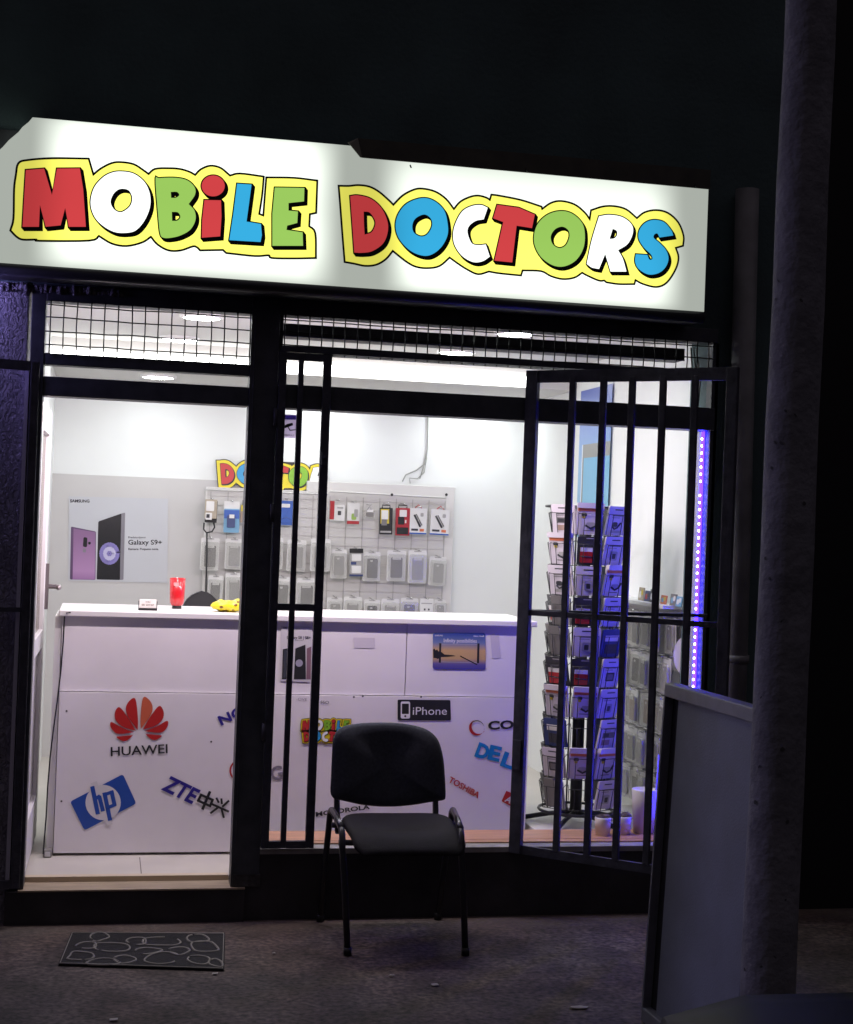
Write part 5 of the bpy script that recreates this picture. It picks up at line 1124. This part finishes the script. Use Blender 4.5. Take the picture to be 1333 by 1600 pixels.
fs = [(k*n_+i, k*n_+(i+1) % n_, (k+1)*n_+(i+1) % n_, (k+1)*n_+i) for k in range(len(rings)-1) for i in range(n_)]
vs += [c0, c1]; A0 = len(vs)-2; fs += [(A0, (i+1) % n_, i) for i in range(n_)]+[(A0+1, (len(rings)-1)*n_+i, (len(rings)-1)*n_+(i+1) % n_) for i in range(n_)]
m.add(vs, fs, 0, True); m.build('backrest', UPH, chair)
for px in (526, 680):
    p0, p1 = at(px+1, 1285, Y=BYc+.03), at(px, 1225, Y=BYc+.035); m = MB(); m.tube([p0+Vector((0, -.03, -.035)), p0, p1, p1+Vector((0, .01, .06))], .0125, 10); m.build('back_upright', LEG, chair)
m = MB(); m.tube([fl_+Vector((.0, .09, -.055)), fr_+Vector((0, .09, -.055))], .011, 10); m.build('cross_bar', LEG, chair)
m = MB(); m.tube([bl2+Vector((0, -.07, -.05)), br2+Vector((0, -.07, -.05))], .011, 10); m.build('cross_bar', LEG, chair)

# ================================================================== DOORMAT
zm = lambda x, y: (60+x/4.1656, 1440+y/4.1656)
q = [at(*zm(*p), Z=0) for p in ((215, 88), (1212, 92), (1205, 325), (132, 290))]
t = thing('doormat', 'black rubber doormat with a pale pebble outline pattern before the shop door', 'doormat', ((q[0]+q[2])/2))
m = MB(); m.prism([p+Vector((0, 0, .001)) for p in q], (0, 0, .008)); m.build('mat', mat('mat_rubber', (.012, .012, .014), .85, noise=.3, nscale=60, bump=.6, bscale=150), t, bevel=.002)
m = MB(); rim = [p+((q[0]+q[2])/2-p)*.012+Vector((0, 0, .0095)) for p in q]
stones = [[(335,115),(370,92),(425,92),(460,120),(410,140),(365,148)],[(240,180),(290,155),(370,158),(365,190),(300,195)],[(370,165),(440,158),(560,165),(595,190),(560,212),(460,215),(370,198)],[(570,145),(610,125),(690,128),(690,165),(620,168)],[(698,128),(860,122),(925,150),(890,172),(800,174),(690,166)],
          [(690,275),(720,240),(800,218),(890,225),(905,250),(870,285),(770,295)],[(830,210),(880,190),(950,188),(985,208),(920,238),(870,225)],[(965,125),(1000,105),(1070,105),(1110,140),(1000,152)],[(1000,155),(1110,148),(1160,180),(1165,208),(1060,215),(1010,200)],[(970,265),(1000,242),(1080,245),(1115,265),(1085,298),(1010,290)],
          [(205,240),(230,215),(330,222),(360,240),(340,262),(260,270),(190,262)],[(310,292),(380,262),(480,262),(530,292),(420,300)],[(490,258),(560,240),(635,262),(600,285),(530,292)],[(1110,275),(1150,262),(1195,285),(1190,315),(1120,300)],[(640,200),(700,190),(790,200),(800,212),(700,232),(630,220)]]
for s_ in stones:
    l = smooth_loop(s_, 4); gap = random.randrange(len(l)); ok = [l[(gap+k) % len(l)] for k in range(len(l)-random.choice((0, 2, 4)))]
    m.tube([Vector((0, 0, .0098))+at(*zm(p.x, p.y), Z=0) for p in ok], .0042, 5)
m.tube([*rim], .003, 5, closed=True)
m.build('pebble_pattern', mat('mat_pale_line', (.27, .26, .235), .9), t)

# ================================================================== LITTER
for (px, py, s_, lab) in ((178, 1594, .012, 'small pale scrap on the pavement at the bottom edge'), (1294/1.904, 1320+418/1.904, .012, 'small white scrap on the pavement before the chair'), (428, 1490, .006, 'tiny white scrap between doormat and chair'), (905, 1575, .02, 'pale folded paper scrap on the pavement near the gate'), (336, 1522, .009, 'tiny pale scrap beside the doormat edge'), (612, 1395+130, .007, 'tiny white scrap below the chair front leg')):
    c = at(px, py, Z=.003); m = MB(); a2 = random.random()*3
    l = [c+Vector((s_*f_*math.cos(a2+k*1.05)*1.7, s_*f_*math.sin(a2+k*1.05), .002*(k % 2))) for k, f_ in enumerate((1, .7, .9, 1.1, .6, .9))]
    m.prism(l, (0, 0, .0025)); tag(m.build('paper_scrap', mat('scrap_paper', (.45, .42, .40), .8)), lab, 'litter', 'scraps on the pavement')

# ================================================================== PARKED CAR (its bonnet edge crosses the lower right corner)
A_ = at(1035, 1587, Z=.70); B_ = at(1333, 1533, Z=.78); ud = Vector((B_.x-A_.x, B_.y-A_.y, 0)).normalized(); vd = Vector((ud.y, -ud.x, 0)); O_ = Vector((A_.x, A_.y, 0))-ud*.06
def cp(u_, v_, z_): return O_+ud*u_+vd*v_+Vector((0, 0, z_))
car = thing('parked_car', 'dark parked car whose bonnet edge crosses the lower right corner', 'car', cp(2, .85, 0))
PAINT = mat('dark_car_paint', (.005, .0065, .006), .5, spec=.05); CGL = mat('car_glass', (.01, .012, .014), .08)
secs = [(0, .10, .30, .65), (.05, .03, .25, .735), (.2, .0, .22, .772), (.6, .0, .2, .80), (1.05, .0, .2, .86), (1.15, .0, .2, .88), (3.2, .0, .2, .92), (3.95, .02, .22, .90), (4.1, .1, .3, .80)]
m = MB(); K = 0; vs = []; W_ = 1.70
for u_, ins, z0, z1 in secs:
    prof = [(ins+.03, z0), (ins, (z0*.7+z1*.3)), (ins, z0*.35+z1*.65), (ins+.012, z1-.05), (ins+.05, z1-.012), (ins+.16, z1+.006), (W_/2, z1+.03), (W_-ins-.16, z1+.006), (W_-ins-.05, z1-.012), (W_-ins-.012, z1-.05), (W_-ins, z0*.35+z1*.65), (W_-ins, z0*.7+z1*.3), (W_-ins-.03, z0)]
    K = len(prof); vs += [cp(u_, v_, z_) for v_, z_ in prof]
fs = [(i*K+k, i*K+(k+1) % K, (i+1)*K+(k+1) % K, (i+1)*K+k) for i in range(len(secs)-1) for k in range(K)]+[tuple(range(K)), tuple((len(secs)-1)*K+k for k in reversed(range(K)))]
m.add(vs, fs, 0, True); m.build('body', PAINT, car)
def cabin(mb, grow, zs, mi):
    vs = []
    for (u0, u1, ins, z_) in zs: vs += [cp(u0, ins-grow, z_), cp(u1, ins-grow, z_), cp(u1, W_-ins+grow, z_), cp(u0, W_-ins+grow, z_)]
    mb.add(vs, [(i*4+k, i*4+(k+1) % 4, (i+1)*4+(k+1) % 4, (i+1)*4+k) for i in range(len(zs)-1) for k in range(4)]+[(4*len(zs)-4, 4*len(zs)-3, 4*len(zs)-2, 4*len(zs)-1)], mi)
m = MB(); cabin(m, 0, [(1.10, 3.75, .06, .85), (1.75, 3.45, .20, 1.36)], 0); m.build('windows', CGL, car)
m = MB(); cabin(m, .006, [(1.70, 3.5, .20, 1.35), (1.85, 3.35, .24, 1.42)], 0); m.build('roof', PAINT, car)
for u_ in (.75, 3.3):
    for v_ in (.02, W_-.2):
        m = MB(); m.tube([cp(u_, v_, .31), cp(u_, v_+.18, .31)], .31, 28); wh = m.build('wheel', mat('tyre_rubber', (.015, .015, .015), .8), car)
        m = MB(); m.tube([cp(u_, v_-.006, .31), cp(u_, v_+.186, .31)], .19, 20); m.build('rim', mat('wheel_rim', (.3, .3, .32), .3, metal=1), wh)
for v_ in (.10, W_-.42):
    m = MB(); m.prism([cp(.035, v_, .54), cp(.02, v_+.32, .53), cp(.02, v_+.32, .62), cp(.05, v_, .66)], -ud*.06); m.build('headlight', mat('headlight_glass', (.35, .36, .4), .1, coat=1), car)
m = MB(); m.box(0, 1, 0, 1, 0, 1); m = MB(); m.prism([cp(-.02, .5, .42), cp(-.02, W_-.5, .42), cp(-.02, W_-.5, .56), cp(-.02, .5, .56)], ud*.05); m.build('radiator_grille', BLACK, car)
m = MB(); pm = at(1078, 1592, Z=.72); m.tube([pm, pm+ud*.05-Vector((0, 0, .02)), pm+ud*.09-Vector((0, 0, .035))], .008, 8); m.build('chrome_trim', CHROME, car)
